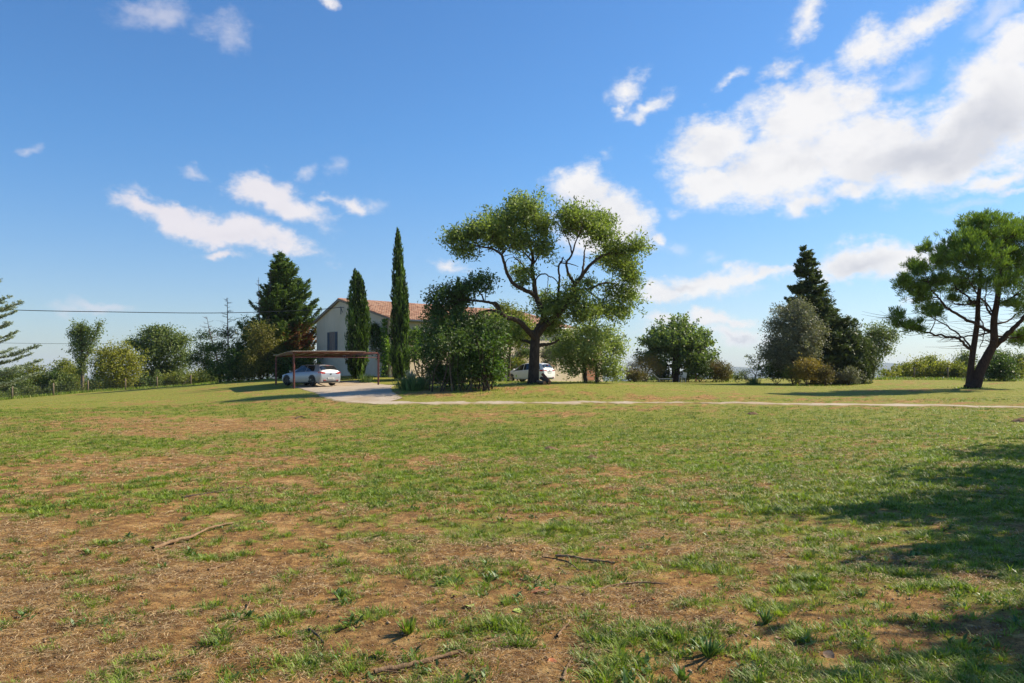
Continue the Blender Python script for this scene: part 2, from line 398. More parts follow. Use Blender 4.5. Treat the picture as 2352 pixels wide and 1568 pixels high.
L_ash = leafmat('leaf_ash', (.050, .078, .018), (.215, .265, .075), (.26, .25, .06), .40)
L_ashpale = leafmat('leaf_pale', (.09, .13, .045), (.28, .32, .12), (.28, .28, .08), .36, .45)
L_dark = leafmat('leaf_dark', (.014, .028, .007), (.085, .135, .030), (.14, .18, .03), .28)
L_laurel = leafmat('leaf_laurel', (.02, .045, .010), (.095, .165, .03), (.18, .12, .03), .36, .65, .12)
L_oak = leafmat('leaf_oak', (.06, .085, .026), (.15, .185, .055), (.16, .14, .04), .3)
L_holm = leafmat('leaf_holm', (.08, .085, .052), (.20, .20, .135), (.16, .12, .06), .2)
L_mul = leafmat('leaf_mulberry', (.05, .08, .024), (.145, .19, .065), None, .42, .45)
L_yellow = leafmat('leaf_yellow', (.12, .12, .022), (.26, .255, .045), (.27, .17, .04), .42)
L_ygreen = leafmat('leaf_yellow_green', (.06, .075, .014), (.22, .23, .045), (.24, .19, .04), .4)
L_tam = leafmat('leaf_tamarisk', (.12, .095, .03), (.24, .18, .05), (.34, .2, .045), .35, .6, .5)
L_red = leafmat('leaf_reddish', (.055, .052, .02), (.12, .10, .035), (.20, .075, .03), .3, .6, .5)
L_fir = leafmat('needles_fir', (.035, .065, .020), (.12, .175, .045), (.12, .15, .04), .22, .6)
L_firrust = leafmat('needles_rust', (.13, .055, .03), (.24, .10, .05), None, .2, .7)
L_cedar = leafmat('needles_cedar', (.032, .050, .020), (.10, .13, .045), (.11, .12, .03), .2, .6)
L_bluecedar = leafmat('needles_bluecedar', (.10, .125, .09), (.28, .33, .25), None, .2, .6)
L_cyp = leafmat('needles_cypress', (.012, .028, .006), (.10, .165, .026), (.10, .15, .03), .24, .6)
L_pine = leafmat('needles_pine', (.035, .075, .012), (.18, .25, .042), (.17, .26, .05), .3, .5)
L_ivy = leafmat('leaf_vine', (.05, .10, .015), (.17, .26, .04), None, .4)
L_grass = leafmat('grass_blade', (.034, .080, .008), (.205, .265, .034), (.34, .29, .11), .35, .5, .30)
L_straw = leafmat('straw', (.15, .09, .042), (.44, .32, .17), (.12, .06, .03), .15, .7, .4)
L_weed = leafmat('weed_leaf', (.035, .075, .018), (.115, .18, .05), None, .25, .45)
L_agave = leafmat('agave_leaf', (.07, .10, .085), (.15, .19, .16), None, .05, .5)
L_iris = leafmat('iris_leaf', (.045, .085, .03), (.10, .16, .05), None, .2, .5)

# ------------------------------------------------------------------ foliage
rng = np.random.default_rng(7)
def unit(n, r=None):
    v = (r or rng).normal(size=(n, 3)); return v/np.linalg.norm(v, axis=1)[:, None]
def leaves(name, C, A, L, W, material, parent, var, hue, N=None):
    """diamond leaves: centre, axis, length, width"""
    n = len(C)
    if N is None: N = unit(n)
    S = np.cross(A, N); S /= (np.linalg.norm(S, axis=1)[:, None]+1e-9)
    L = np.broadcast_to(np.asarray(L, float), n)[:, None]; W = np.broadcast_to(np.asarray(W, float), n)[:, None]
    up = np.cross(S, A)*L*0.12
    V = np.stack([C-A*L/2, C+S*W/2+up, C+A*L/2, C-S*W/2+up], 1).reshape(-1, 3)
    Fc = np.arange(4*n).reshape(n, 4)
    return mesh(name, V, Fc, material, parent, attrs={'var': np.repeat(np.clip(var, 0, 1), 4), 'hue': np.repeat(np.clip(hue, 0, 1), 4)})
def lump(D, k, seed):
    r = np.random.default_rng(seed); s = np.zeros(len(D))
    for i in range(7):
        q = r.normal(size=3)*k; s += np.sin(D @ q+r.uniform(0, 6.28))
    return s/3.7
def fill_blobs(blobs, cl_per_m2, seed, shell=0.45, lumpy=0.22, flat_bottom=False):
    """cluster centres and outward directions"""
    Cs, Ds, Hs = [], [], []
    r = np.random.default_rng(seed)
    for bi, (c, rad) in enumerate(blobs):
        rad = np.array(rad); area = 4*np.pi*((rad[0]*rad[1])**1.6+(rad[0]*rad[2])**1.6+(rad[1]*rad[2])**1.6)**(1/1.6)/3**(1/1.6)
        n = max(4, int(area*cl_per_m2)); D = unit(n, r)
        if flat_bottom: D[:, 2] = np.abs(D[:, 2])*1.1-.15
        rr = r.uniform(0, 1, n)**shell*(1+lumpy*lump(D, 3.5, seed*31+bi)+.5*lumpy*lump(D, 9, seed*17+bi))
        Cs.append(np.array(c)+D*rad*rr[:, None]); Ds.append(D); Hs.append(np.clip(.5+.3*lump(D, 2.5, seed*7+bi), 0, 1))
    return np.vstack(Cs), np.vstack(Ds), np.concatenate(Hs)
def clumps(C, D, H, per, sig, r, jitter=1.0):
    n = len(C); m = n*per
    c = np.repeat(C, per, 0)+r.normal(size=(m, 3))*sig*np.array([1, 1, .75])
    A = np.repeat(D, per, 0)*.5+unit(m, r)*jitter; A[:, 2] += .05
    A /= np.linalg.norm(A, axis=1)[:, None]
    cv = np.repeat(r.uniform(0, 1, n), per)
    return c, A, cv*.72+r.uniform(0, 1, m)*.28, np.repeat(r.uniform(0, 1, n)*.5+H*.5, per)*.75+r.uniform(0, 1, m)*.25
class Skel:
    """woody skeleton: tubes plus sample points that twigs grow from"""
    def __init__(s, material): s.t = Tubes(); s.pts = []; s.rad = []; s.m = material
    def limb(s, pts, r0, r1, k=7, tubes=None, wob=0.0, n=6):
        P = catmull(pts, n)
        if wob: P[1:-1] += rng.normal(size=P[1:-1].shape)*wob
        q = np.linspace(0, 1, len(P)); rr = r0*(1-q)+r1*q
        (tubes or s.t).add(P, rr, k); s.pts.append(P); s.rad.append(rr); return P
    def all(s): return np.vstack(s.pts), np.concatenate(s.rad)
    def twig(s, target, rmax=.05, rend=.008, k=4, keep=False, sag=.06):
        P, rr = s.all(); tg = np.asarray(target, float)
        d2 = ((P-tg)**2).sum(1)+np.maximum(0, P[:, 2]-tg[2])*1.2; i = int(np.argmin(d2)); a = P[i]; L = math.sqrt(((a-tg)**2).sum())
        if L < .15: return
        mid = (a+tg)/2+rng.normal(size=3)*L*.10+np.array([0, 0, L*sag])
        r0 = min(rr[i]*.7, rmax, .012+L*.02)
        Q = catmull([a, mid, tg], 4 if L > .8 else 2); q = np.linspace(0, 1, len(Q)); r2 = r0*(1-q)+rend*q
        s.t.add(Q, r2, k)
        if keep: s.pts.append(Q[1:]); s.rad.append(r2[1:])
def PB(px, py, rpx, rpy, d, dz=0, deep=None):
    """blob whose centre shows at px,py when it stands at depth d+dz, radii given in px at that depth"""
    dd = d+dz; p = P3(px, py, dd); s = dd/F; rx = rpx*s; rz = rpy*s
    return (tuple(p), (rx, deep if deep else (rx+rz)/2, rz))
def grow(root, sk, blobs, material, dens, per, sig, L, W, seed, twigs=.35, shell=.45, lumpy=.22, crown='crown', trunk='trunk', jitter=1.0, hubs=True, feather=.14):
    r = np.random.default_rng(seed)
    C, D, H = fill_blobs(blobs, dens, seed, shell, lumpy)
    C2, D2, H2 = fill_blobs([(c, tuple(np.array(q)*1.15)) for c, q in blobs], dens*feather+.01, seed+77, .12, lumpy*1.4); k0 = len(C)
    C, D, H = np.vstack([C, C2]), np.vstack([D, D2]), np.concatenate([H, H2])
    ok = C[:, 2] > root.location.z+.15; C, D, H = C[ok], D[ok], H[ok]
    if hubs:
        for (c, rad) in sorted(blobs, key=lambda b: b[0][2]): sk.twig(c, .09, .02, 5, keep=True)
        nh = max(6, int(len(C)*.05))
        for i in r.permutation(len(C))[:nh]: sk.twig(C[i]*.8+.2*C.mean(0), .05, .012, 5, keep=True)
    for i in r.permutation(len(C))[:int(len(C)*twigs)]: sk.twig(C[i], .03, .006, 3)
    loc = np.array(root.location)
    c, A, va, hu = clumps(C, D, H, per, sig, r, jitter)
    n = len(c)
    leaves(crown, c-loc, A, L*r.uniform(.7, 1.3, n), W*r.uniform(.7, 1.3, n), material, root, va, hu)
    o = sk.t.build(trunk, sk.m, root)
    if o: o.data.vertices.foreach_set('co', (np.vstack(sk.t.V)-loc).astype(np.float32).ravel())
    return root
#@@SETTING
# ------------------------------------------------------------------ ground sheet
na = 900; rad = np.concatenate([[0.0], np.geomspace(.6, 7000, 330)])
th = np.linspace(0, 2*np.pi, na, endpoint=False)
X = rad[:, None]*np.sin(th)[None]; Y = rad[:, None]*np.cos(th)[None]
Z = gz(X, Y)
Gn = greenness(X, Y)
nearw = 1-sstep(rad, 14, 30)[:, None]
Z += nearw*((fbm(X*2.2, Y*2.2, 3, 40)-.5)*.07+(fbm(X*11, Y*11, 2, 50)-.5)*.025)
V = np.stack([X, Y, Z], -1).reshape(-1, 3)
i = np.arange(len(rad)-1)[:, None]*na; j = np.arange(na)[None]; j2 = (j+1) % na
Fc = np.stack([i+j, i+na+j, i+na+j2, i+j2], -1).reshape(-1, 4)
tag(mesh('ground', V, Fc, M_ground, smooth=True, attrs={'green': np.clip(Gn, -1, 2).ravel()}), kind='structure')

def sheet(name, near, far, nx, ny, material, lift=.035, edge=.0):
    """a gravel sheet between two world polylines given along x"""
    a = catmull(near, 12); b = catmull(far, 12)
    ta = np.linspace(0, 1, len(a)); tb = np.linspace(0, 1, len(b)); q = np.linspace(0, 1, nx)
    A_ = np.stack([np.interp(q, ta, a[:, k]) for k in (0, 1)], -1); B_ = np.stack([np.interp(q, tb, b[:, k]) for k in (0, 1)], -1)
    e = edge*(fbm(A_[:, 0]*1.3, A_[:, 1]*0, 3, 60)-.5); e2 = edge*(fbm(A_[:, 0]*1.3+40, A_[:, 1]*0, 3, 61)-.5)
    A_[:, 1] += e; B_[:, 1] += e2
    s = np.linspace(0, 1, ny)[:, None, None]; G = A_[None]*(1-s)+B_[None]*s
    z = gz(G[..., 0], G[..., 1])+lift
    z[0] -= .035; z[-1] -= .035
    Vv = np.concatenate([G, z[..., None]], -1).reshape(-1, 3)
    wid = np.hypot(A_[:, 0]-B_[:, 0], A_[:, 1]-B_[:, 1])[None, :]; ss = s[:, :, 0]; edg = np.minimum(ss, 1-ss)*wid
    edg = np.minimum(edg, (np.arange(nx)/(nx-1)*np.hypot(A_[-1, 0]-A_[0, 0], A_[-1, 1]-A_[0, 1]))[None, :]+(0 if name == 'driveway' else 9)).reshape(-1)
    i = np.arange(ny-1)[:, None]*nx; j = np.arange(nx-1)[None]
    return tag(mesh(name, Vv, np.stack([i+j, i+j+1, i+nx+j+1, i+nx+j], -1).reshape(-1, 4), material, smooth=True, attrs={'edge': edg}), kind='structure')
def W2(px, py): p = onground(px, py); return (p.x, p.y)
pn = [W2(*q) for q in [(860,929),(1000,928.7),(1200,927.7),(1500,927.7),(1800,929.7),(2100,933.7),(2352,938.2),(2600,944),(3000,956)]]
pf = [W2(*q) for q in [(860,923),(1000,923),(1200,922.3),(1500,922.8),(1800,925.2),(2100,928.8),(2352,933.2),(2600,937),(3000,946)]]
sheet('path', pn, pf, 700, 14, M_gravel, .024, 1.2)
# driveway: from the path up to the carport and the parked car
dn = [W2(*q) for q in [(664,889),(692,893),(704,898),(730,907),(752,918),(800,926.5),(862,929.6)]]
df = [((px-1176)*d/F, d) for px, d in [(690,58.5),(740,61),(800,61.5),(860,60),(905,56),(905,49.5),(900,42),(925,35.8)]]
sheet('driveway', dn, df, 260, 60, M_gravel, .026, 1.0)
# distant blue hills, one long ridge
hx = np.linspace(-9000, 9000, 260); prof = -18+25*fbm(hx/1500+4, hx*0, 5, 70)+(42+30*fbm(hx/500, hx*0, 4, 73))*sstep(hx, 900, 1700)+62*np.exp(-((hx-2950)/420)**2)+20*np.exp(-((hx-1800)/300)**2)
s = np.linspace(0, 1, 14); HV = []
for q in s:
    rr = 6000+1400*q; hh = np.sin(q*np.pi)**.7 if 0 < q < 1 else 0
    HV.append(np.stack([hx, np.full_like(hx, rr)+300*fbm(hx/900, hx*0+q*4, 3, 71), -26+(prof+26)*hh*(.7+.5*fbm(hx/400, hx*0+q*9, 4, 72))], -1))
HV = np.array(HV).reshape(-1, 3); nx = len(hx)
i = np.arange(len(s)-1)[:, None]*nx; j = np.arange(nx-1)[None]
m, t = mat('hill_woods'); g = t.add('ShaderNodeNewGeometry').outputs['Position']
pbr(t, t.mix(t.ramp(t.noise(g, .004, 6, .6), .4, .6), (.04, .06, .03), (.09, .10, .06)), 1)
tag(mesh('hills', HV, np.stack([i+j, i+j+1, i+nx+j+1, i+nx+j], -1).reshape(-1, 4), m, smooth=True), kind='structure')
#@@HOUSE
# ------------------------------------------------------------------ house
C0 = Vector((-9.72, 65.0, 0)); du = Vector((.747, .665, 0)).normalized(); dg = Vector((-du.y, du.x, 0))   # along the long wall, along the gable
HZ0 = 0.9
house = empty('farmhouse', (C0.x, C0.y, HZ0), math.atan2(du.y, du.x))   # local x along long wall, local y along gable
tag(house, 'long pale rendered farmhouse with a low tiled roof and shaded gable end', 'house')
GW, RG = 11.9, 7.75; EN, RZ, EF = 6.1-HZ0, 8.06-HZ0, 6.45-HZ0; LL = 21.0
m, t = mat('render_wall'); g = t.add('ShaderNodeTexCoord').outputs['Object']
n = t.noise(g, .7, 5, .6); n2 = t.noise(g, 30, 3, .6)
mp = t.add('ShaderNodeMapping'); t.l.new(g, mp.inputs[0]); mp.inputs['Scale'].default_value = (2.5, 2.5, .25)
c = t.mix(t.ramp(n, .3, .7), (.65, .535, .39), (.72, .60, .46)); c = t.mix(t.math('MULTIPLY', t.ramp(t.noise(mp.outputs[0], 1.2, 5, .7), .5, .8), .35), c, (.36, .32, .28))
pbr(t, c, .95, 0, n2, .25, .01, spec=.2); M_wall = m
wv = [(0,0,0),(LL,0,0),(LL,GW,0),(0,GW,0),(0,0,EN),(LL,0,EN),(LL,GW,EF),(0,GW,EF),(0,RG,RZ),(LL,RG,RZ)]
mesh('wall', wv, [(0,1,5,4),(2,3,7,6),(3,0,4,8,7),(1,2,6,9,5),(4,5,9,8),(8,9,6,7)], M_wall, house)
# tiled roof: rows of curved tiles, every tile with its own shade
m, t = mat('roof_tile'); a = t.add('ShaderNodeAttribute', attribute_name='var').outputs['Fac']; h = t.add('ShaderNodeAttribute', attribute_name='hue').outputs['Fac']
g = t.add('ShaderNodeTexCoord').outputs['Object']; n = t.noise(g, 1.3, 5, .6); n2 = t.noise(g, 12, 4, .7)
c = t.mix(a, (.26, .13, .085), (.50, .30, .20)); c = t.mix(t.math('MULTIPLY', t.ramp(h, .75, 1), .7), c, (.58, .42, .30))
c = t.mix(t.math('MULTIPLY', t.ramp(n, .5, .75), .6), c, (.24, .15, .11)); c = t.mix(t.math('MULTIPLY', t.ramp(n2, .6, .8), .4), c, (.16, .12, .09))
pbr(t, c, .9, 0, n2, .3, .02, spec=.2); M_tile = m
def tile_roof(name, y0, z0, y1, z1, x0, x1, parent, seed):
    """y0,z0 = eave ; y1,z1 = ridge"""
    L = math.hypot(y1-y0, z1-z0); rows = int(L/.34); pitch = .23; cols = int((x1-x0)/pitch); seg = 6
    r = np.random.default_rng(seed); V = []; Fs = []; va = []; hu = []
    ty = (y1-y0)/L; tz = (z1-z0)/L; ny, nz = -tz, ty
    if nz < 0: ny, nz = -ny, -nz
    xs = x0+np.arange(cols*seg+1)/seg*pitch; wave = .05*np.abs(np.sin(np.pi*(xs-x0)/pitch))**.8
    colid = np.minimum((np.arange(len(xs))/seg).astype(int), cols-1); b = 0
    sag = .05*np.sin(xs*1.7+seed)+.04*np.sin(xs*.6)
    for k in range(rows):
        cv = r.uniform(0, 1, cols)[colid]; ch = r.uniform(0, 1, cols)[colid]; jit = (r.uniform(-.03, .03, cols))[colid]
        for e in (0, 1):
            s = (k+e*1.12)*L/rows-.0+jit; hgt = wave+(.055 if e == 0 else .015)+sag*.3
            V.append(np.stack([xs, y0+ty*s+ny*hgt, z0+tz*s+nz*hgt], -1)); va.append(cv); hu.append(ch)
        n = len(xs); i = np.arange(n-1); Fs.append(np.stack([b+i, b+i+1, b+n+i+1, b+n+i], -1)); 
        # front lip of each row
        V.append(np.stack([xs, y0+ty*(k*L/rows+jit)+ny*(-.01), z0+tz*(k*L/rows+jit)+nz*(-.01)], -1)); va.append(cv*.4); hu.append(cv*0)
        Fs.append(np.stack([b+2*n+i, b+2*n+i+1, b+i+1, b+i], -1)); b += 3*n
    return mesh(name, np.vstack(V), np.vstack(Fs), M_tile, parent, smooth=False, attrs={'var': np.concatenate(va), 'hue': np.concatenate(hu)})
ov = .38
sl = (RZ-EN)/RG; sr = (RZ-EF)/(GW-RG)
r1 = tile_roof('roof', -ov, EN-sl*ov+.10, RG, RZ+.12, -.22, LL+.22, house, 1)
r2 = tile_roof('roof', GW+ov, EF-sr*ov+.10, RG, RZ+.12, -.22, LL+.22, house, 2)
mb = MB()
for k in range(int(LL/.4)): mb.cyl((-.2+k*.4, RG, RZ+.12), (-.2+k*.4+.43, RG, RZ+.155), .11, .09, 8)
M_ridge = simple('ridge_tile', (.42, .19, .12), .9, 0, .3, 3)
mb.build('ridge', M_ridge, r1)
M_trim = simple('verge_boards', (.30, .25, .20), .9)
mb = MB()
mb.add([(-.2,-ov,EN-sl*ov-.02),(-.2,RG,RZ-.02),(-.2,RG,RZ+.13),(-.2,-ov,EN-sl*ov+.11),(.0,-ov,EN-sl*ov-.02),(.0,RG,RZ-.02),(.0,RG,RZ+.13),(.0,-ov,EN-sl*ov+.11)],
       [(0,3,2,1),(4,5,6,7),(0,1,5,4),(3,7,6,2),(0,4,7,3)])
mb.add([(-.2,GW+ov,EF-sr*ov-.02),(-.2,RG,RZ-.02),(-.2,RG,RZ+.13),(-.2,GW+ov,EF-sr*ov+.11),(.0,GW+ov,EF-sr*ov-.02),(.0,RG,RZ-.02),(.0,RG,RZ+.13),(.0,GW+ov,EF-sr*ov+.11)],
       [(0,1,2,3),(4,7,6,5),(0,4,5,1),(3,2,6,7),(0,3,7,4)])
mb.build('verge', M_trim, house)
M_zinc = simple('zinc', (.42, .42, .42), .45, .6)
mb = MB(); mb.cyl((-.1,-ov-.06,EN-sl*ov+.02),(LL+.1,-ov-.06,EN-sl*ov+.02), .08, n=8); mb.build('gutter', M_zinc, house, True)
mb = MB(); mb.bar((0,-.14,EN-sl*ov-.02),(LL,-.14,EN-sl*ov-.02), .26, .12); mb.build('cornice', M_trim, house)
mb = MB(); mb.cyl((.25,-.08,.2),(.25,-.08,EN-.25), .05, n=8); mb.bar((.25,-.08,EN-.27),(.25,-ov-.05,EN-sl*ov+.0), .08); mb.build('downpipe', M_zinc, house, True)
# shuttered window on the gable (gable plane is local x = 0, outside is -x)
def on_gable(px):   # local y where the line of sight crosses the gable
    k = (px-1176)/F; return (k*C0.y-C0.x)/(dg.x-k*dg.y)
def on_long(px):
    k = (px-1176)/F; return (k*C0.y-C0.x)/(du.x-k*du.y)
def zg(y, py): d = C0.y+dg.y*y; return EYE+(HZ-py)*d/F-HZ0
def zl(x, py): d = C0.y+du.y*x; return EYE+(HZ-py)*d/F-HZ0
M_shutter = simple('shutter_paint', (.085, .10, .125), .6, 0, .1)
M_glass, tt = mat('window_glass'); pbr(tt, (.02, .024, .028), .06, 0, spec=.8)
M_curtain = simple('curtain', (.26, .19, .17), .9)
def window(plane, a0, a1, z0, z1, shut=True, grille=False, curtain=False):
    """plane 'g' gable or 'l' long wall; a along the wall"""
    def q(a, out, z): return (-out, a, z) if plane == 'g' else (a, -out, z)
    f = MB(); cx = (a0+a1)/2; w_ = a1-a0; tfr = .07
    def bx(mb, a_, b_, za, zb, o0, o1):
        p = [q(a_, o0, za), q(b_, o1, zb)]; lo = [min(p[0][k], p[1][k]) for k in range(3)]; hi = [max(p[0][k], p[1][k]) for k in range(3)]
        mb.box([(lo[k]+hi[k])/2 for k in range(3)], [hi[k]-lo[k] for k in range(3)])
    bx(f, a0-tfr, a0, z0-tfr, z1+tfr, -.02, .05); bx(f, a1, a1+tfr, z0-tfr, z1+tfr, -.02, .05)
    bx(f, a0, a1, z1, z1+tfr, -.02, .05); bx(f, a0, a1, z0-tfr, z0, -.02, .09)
    bx(f, cx-.03, cx+.03, z0, z1, -.01, .035)
    fr = f.build('window', M_trim, house)
    p = MB(); bx(p, a0+.002, a1-.002, z0+.002, z1-.002, -.01, .012); p.build('pane', M_curtain if curtain else M_glass, fr)
    if shut:
        for s_, (u0, u1) in enumerate(((a0-w_*.62, a0-tfr-.01), (a1+tfr+.01, a1+w_*.62))):
            sh_ = MB(); bx(sh_, u0, u1, z0-.04, z1+.04, .012, .055)
            for zz in (.2, .8): bx(sh_, u0+.03, u1-.03, z0+(z1-z0)*zz-.05, z0+(z1-z0)*zz+.05, .056, .075)
            sh_.build('shutter', M_shutter, fr)
    if grille:
        gl = MB()
        for k in range(1, 8): gl.bar(q(a0+w_*k/8, .08, z0), q(a0+w_*k/8, .08, z1), .02)
        for k in (1, 2, 3): gl.bar(q(a0, .081, z0+(z1-z0)*k/4), q(a1, .081, z0+(z1-z0)*k/4), .025)
        gl.build('grille', M_shutter, fr)
    return fr
ya, yb = on_gable(775), on_gable(757)
window('g', ya+.45, yb-.15, zg(yb, 806), zg(yb, 764), True, curtain=True)
# arched opening overgrown with vine
ya, yb = on_gable(876), on_gable(853); z0, z1 = zg(ya, 800), zg(ya, 748); rr = (yb-ya)/2; cy = (ya+yb)/2
mb = MB(); ring = [(-.03, ya, z0), (-.03, yb, z0)]+[(-.03, cy+rr*math.cos(a), z1-rr+rr*math.sin(a)) for a in np.linspace(0, math.pi, 14)]
mb.add(ring, [tuple(range(len(ring)))[::-1]]); ar = mb.build('arched_window', M_glass, house)
mb = MB(); mb.box((-.05, cy, (z0+z1)/2), (.05, .07, z1-z0-.05)); mb.box((-.051, cy, z0+(z1-z0)*.5), (.05, yb-ya-.04, .06)); mb.box((-.07, cy, z0-.05), (.18, yb-ya+.2, .09)); mb.build('frame', M_trim, ar)
# long wall openings
for pxa, pxb, pa, pb, gr in [(964,992,796,768,True),(1060,1082,800,770,False),(1205,1222,798,768,False),(1290,1305,800,772,False),(1155,1172,868,824,False)]:
    a0, a1 = on_long(pxa), on_long(pxb); window('l', a0, a1, max(.3, zl(a0, pa)), zl(a0, pb), not gr, gr)
mb = MB(); a0 = on_long(1105); mb.box((a0, -.02, 1.1+.1), (1.1, .10, 2.2)); dr = mb.build('door', simple('door_wood', (.16, .09, .05), .6), house)
mb = MB(); mb.cyl((a0+.42, -.13, 1.2), (a0+.42, -.07, 1.2), .035, n=8); mb.build('handle', M_zinc, dr)
# lower annex with terracotta shutters
M_terr = simple('terracotta_paint', (.42, .17, .09), .7)
mb = MB(); A0, A1, AD, AZ = LL+.003, 25.5, 8.0, 3.6-.0
mb.box(((A0+A1)/2, .3+AD/2, AZ/2), (A1-A0, AD, AZ)); mb.build('annex', M_wall, house)
tile_roof('annex_roof', -.1, AZ+.05, AD*.6, AZ+1.3, A0, A1+.2, house, 5)
mb = MB(); a0, a1 = on_long(1345), on_long(1371); mb.box(((a0+a1)/2, .27, 1.3), (a1-a0, .08, 2.1))
ad = mb.build('garage_door', M_terr, house)
mb = MB()
for k in range(1, 7): mb.box(((a0+a1)/2, .225, .3+k*.3), (a1-a0-.05, .02, .03))
mb.build('slat', M_trim, ad)
# cable bracket
mb = MB(); yy = on_gable(790); zz = zg(yy, 706); mb.bar((0, yy, zz), (-.35, yy, zz), .05); mb.bar((-.30, yy, zz-.6), (-.30, yy, zz+.06), .05); mb.bar((-.28, yy-.25, zz-.45), (-.30, yy, zz), .04)
mb.build('cable_bracket', M_shutter, house)
def H2W(x, y, z): return Vector(house.location)+du*x+dg*y+Vector((0, 0, z))
BR = H2W(-.3, yy, zz)
# climbing plants
def leafcloud(name, pts_fn, n, L, W, material, label, cat, loc, seed, stems=None, stemmat=None):
    root = empty(name, loc); tag(root, label, cat); r = np.random.default_rng(seed)
    C = pts_fn(n, r); A = unit(n, r); A[:, 2] -= .4; A /= np.linalg.norm(A, axis=1)[:, None]
    cl = vnoise(C[:, 0]*1.5, C[:, 2]*1.5, seed)
    leaves('foliage', C-np.array(loc), A, L*r.uniform(.7, 1.3, n), W*r.uniform(.7, 1.3, n), material, root, .5*cl+.5*r.uniform(0, 1, n), r.uniform(0, 1, n))
    tb = Tubes()
    for s_ in stems or []: P = catmull(s_, 6)-np.array(loc); tb.add(P, np.linspace(.035, .012, len(P)), 5)
    tb.build('stem', stemmat or M_bark_light, root)
    return root
def vine1(n, r):
    k = r.integers(0, 4, n); y = np.zeros(n); z = np.zeros(n)
    th_ = r.uniform(-.1, math.pi+.1, n)
    y = np.where(k < 2, cy+(rr+r.normal(size=n)*.16)*np.cos(th_), np.where(k == 2, ya-.3+r.normal(size=n)*.35, cy+r.normal(size=n)*.5))
    z = np.where(k < 2, z1-rr+(rr+r.normal(size=n)*.16)*np.sin(th_), np.where(k == 2, z0+r.uniform(-1.1, .9, n), z0+.55+r.normal(size=n)*.45))
    out = .08+np.abs(r.normal(size=n))*.16
    return np.array([tuple(H2W(-out[i], y[i], z[i])) for i in range(n)])
p0 = H2W(-.15, ya-.3, .1)
leafcloud('ivy', vine1, 1700, .15, .11, L_dark, 'dark ivy trailing round the arched gable window', 'climbing plant', tuple(p0), 21,
          [[tuple(H2W(-.1, ya-.3, .2)), tuple(H2W(-.12, ya-.4, 1.6)), tuple(H2W(-.1, ya-.1, z0+.8)), tuple(H2W(-.1, cy, z1))]])
def vine2(n, r):
    s_ = r.uniform(0, 1, n); y = .15+r.normal(size=n)*.20*(1.3-s_*.6); z = s_*EN*1.0
    y += .25*np.sin(s_*9); out = .1+np.abs(r.normal(size=n))*.22
    return np.array([tuple(H2W(-out[i], y[i], z[i])) for i in range(n)])
p0 = H2W(-.15, .3, .1)
leafcloud('creeper', vine2, 1100, .17, .12, L_ivy, 'bright green creeper climbing the corner beside the downpipe', 'climbing plant', tuple(p0), 22,
          [[tuple(H2W(-.12, .3, .1)), tuple(H2W(-.14, .1, 1.8)), tuple(H2W(-.12, .4, 3.4)), tuple(H2W(-.1, .2, EN-.2))]])
def vine3(n, r):
    s_ = r.uniform(0, 1, n); x = on_long(948)+r.normal(size=n)*(.12+.30*s_); z = 2.0+s_*(zl(1, 758)-1.9)+r.normal(size=n)*.15
    out = .15+np.abs(r.normal(size=n))*.32
    return np.array([tuple(H2W(x[i], -out[i], z[i])) for i in range(n)])
xx = on_long(952); p0 = H2W(xx, -.2, .1)
leafcloud('wisteria', vine3, 900, .22, .12, L_ivy, 'yellow green wisteria on the sunlit wall right of the tall cypress', 'climbing plant', tuple(p0), 23,
          [[tuple(H2W(xx, -.2, .0)), tuple(H2W(xx+.2, -.25, 1.5)), tuple(H2W(xx-.1, -.22, 2.6)), tuple(H2W(xx+.3, -.22, 3.6))]])
#@@CARPORT
# ------------------------------------------------------------------ carport
M_maroon = simple('maroon_steel', (.17, .055, .045), .55, .1, .25)
a, b, c_ = base(675, 53.2), base(869, 57.2), base(634, 60); d_ = b+(c_-a); d_.z = g1(d_.x, d_.y)
ta, tb_, tc_ = P3(675, 811, 53.2), P3(869, 812, 57.2), P3(634, 820, 60); td = tb_+(tc_-ta)
cp = empty('carport', tuple(a)); tag(cp, 'open maroon steel carport with a thin flat roof above the silver hatchback', 'carport')
O = Vector(a)
for p, q in ((a, ta), (b, tb_), (c_, tc_), (d_, td)):
    mb = MB(); mb.bar(Vector(p)-O-Vector((0,0,.15)), Vector(q)-O, .11); mb.build('post', M_maroon, cp)
up = Vector((0, 0, .06))
for p, q in ((ta, tb_), (tc_, td), (ta, tc_), (tb_, td)):
    mb = MB(); e = (q-p).normalized()*.06; mb.bar(p-O+up+e, q-O+up-e, .07, .09)
    if p is ta and q is tb_: mb.bar(p-O-Vector((0,0,.26))+e, q-O-Vector((0,0,.26))-e, .05, .06)
    for k in ((.33, .66) if p is ta and q is tb_ else ()): mb.bar(p.lerp(q, k)-O-Vector((0,0,.27)), p.lerp(q, k)-O, .035)
    mb.build('beam', M_maroon, cp)
mb = MB()
for k in range(1, 8):
    p, q = ta.lerp(tb_, k/8), tc_.lerp(td, k/8); e = (q-p).normalized()*.07; mb.bar(p-O+up+e, q-O+up-e, .05, .08)
mb.build('rafter', M_maroon, cp)
m, t = mat('corrugated_sheet'); g = t.add('ShaderNodeTexCoord').outputs['Object']; n = t.noise(g, .8, 5, .6)
pbr(t, t.mix(t.ramp(n, .4, .7), (.50, .45, .40), (.22, .15, .12)), .6, 0, n, .1); M_corr = m
nu, nv_ = 160, 12; V = []
u_ = (tb_-ta); v_ = (tc_-ta)
for iu in range(nu):
    s = -.03+iu/(nu-1)*.86
    for iv in range(nv_):
        q = -.05+iv/(nv_-1)*1.1; p = ta-O+u_*s+v_*q
        V.append((p.x, p.y, p.z+.135+.015*math.sin(iu*1.6)+.02*math.sin(q*7+s*4)))
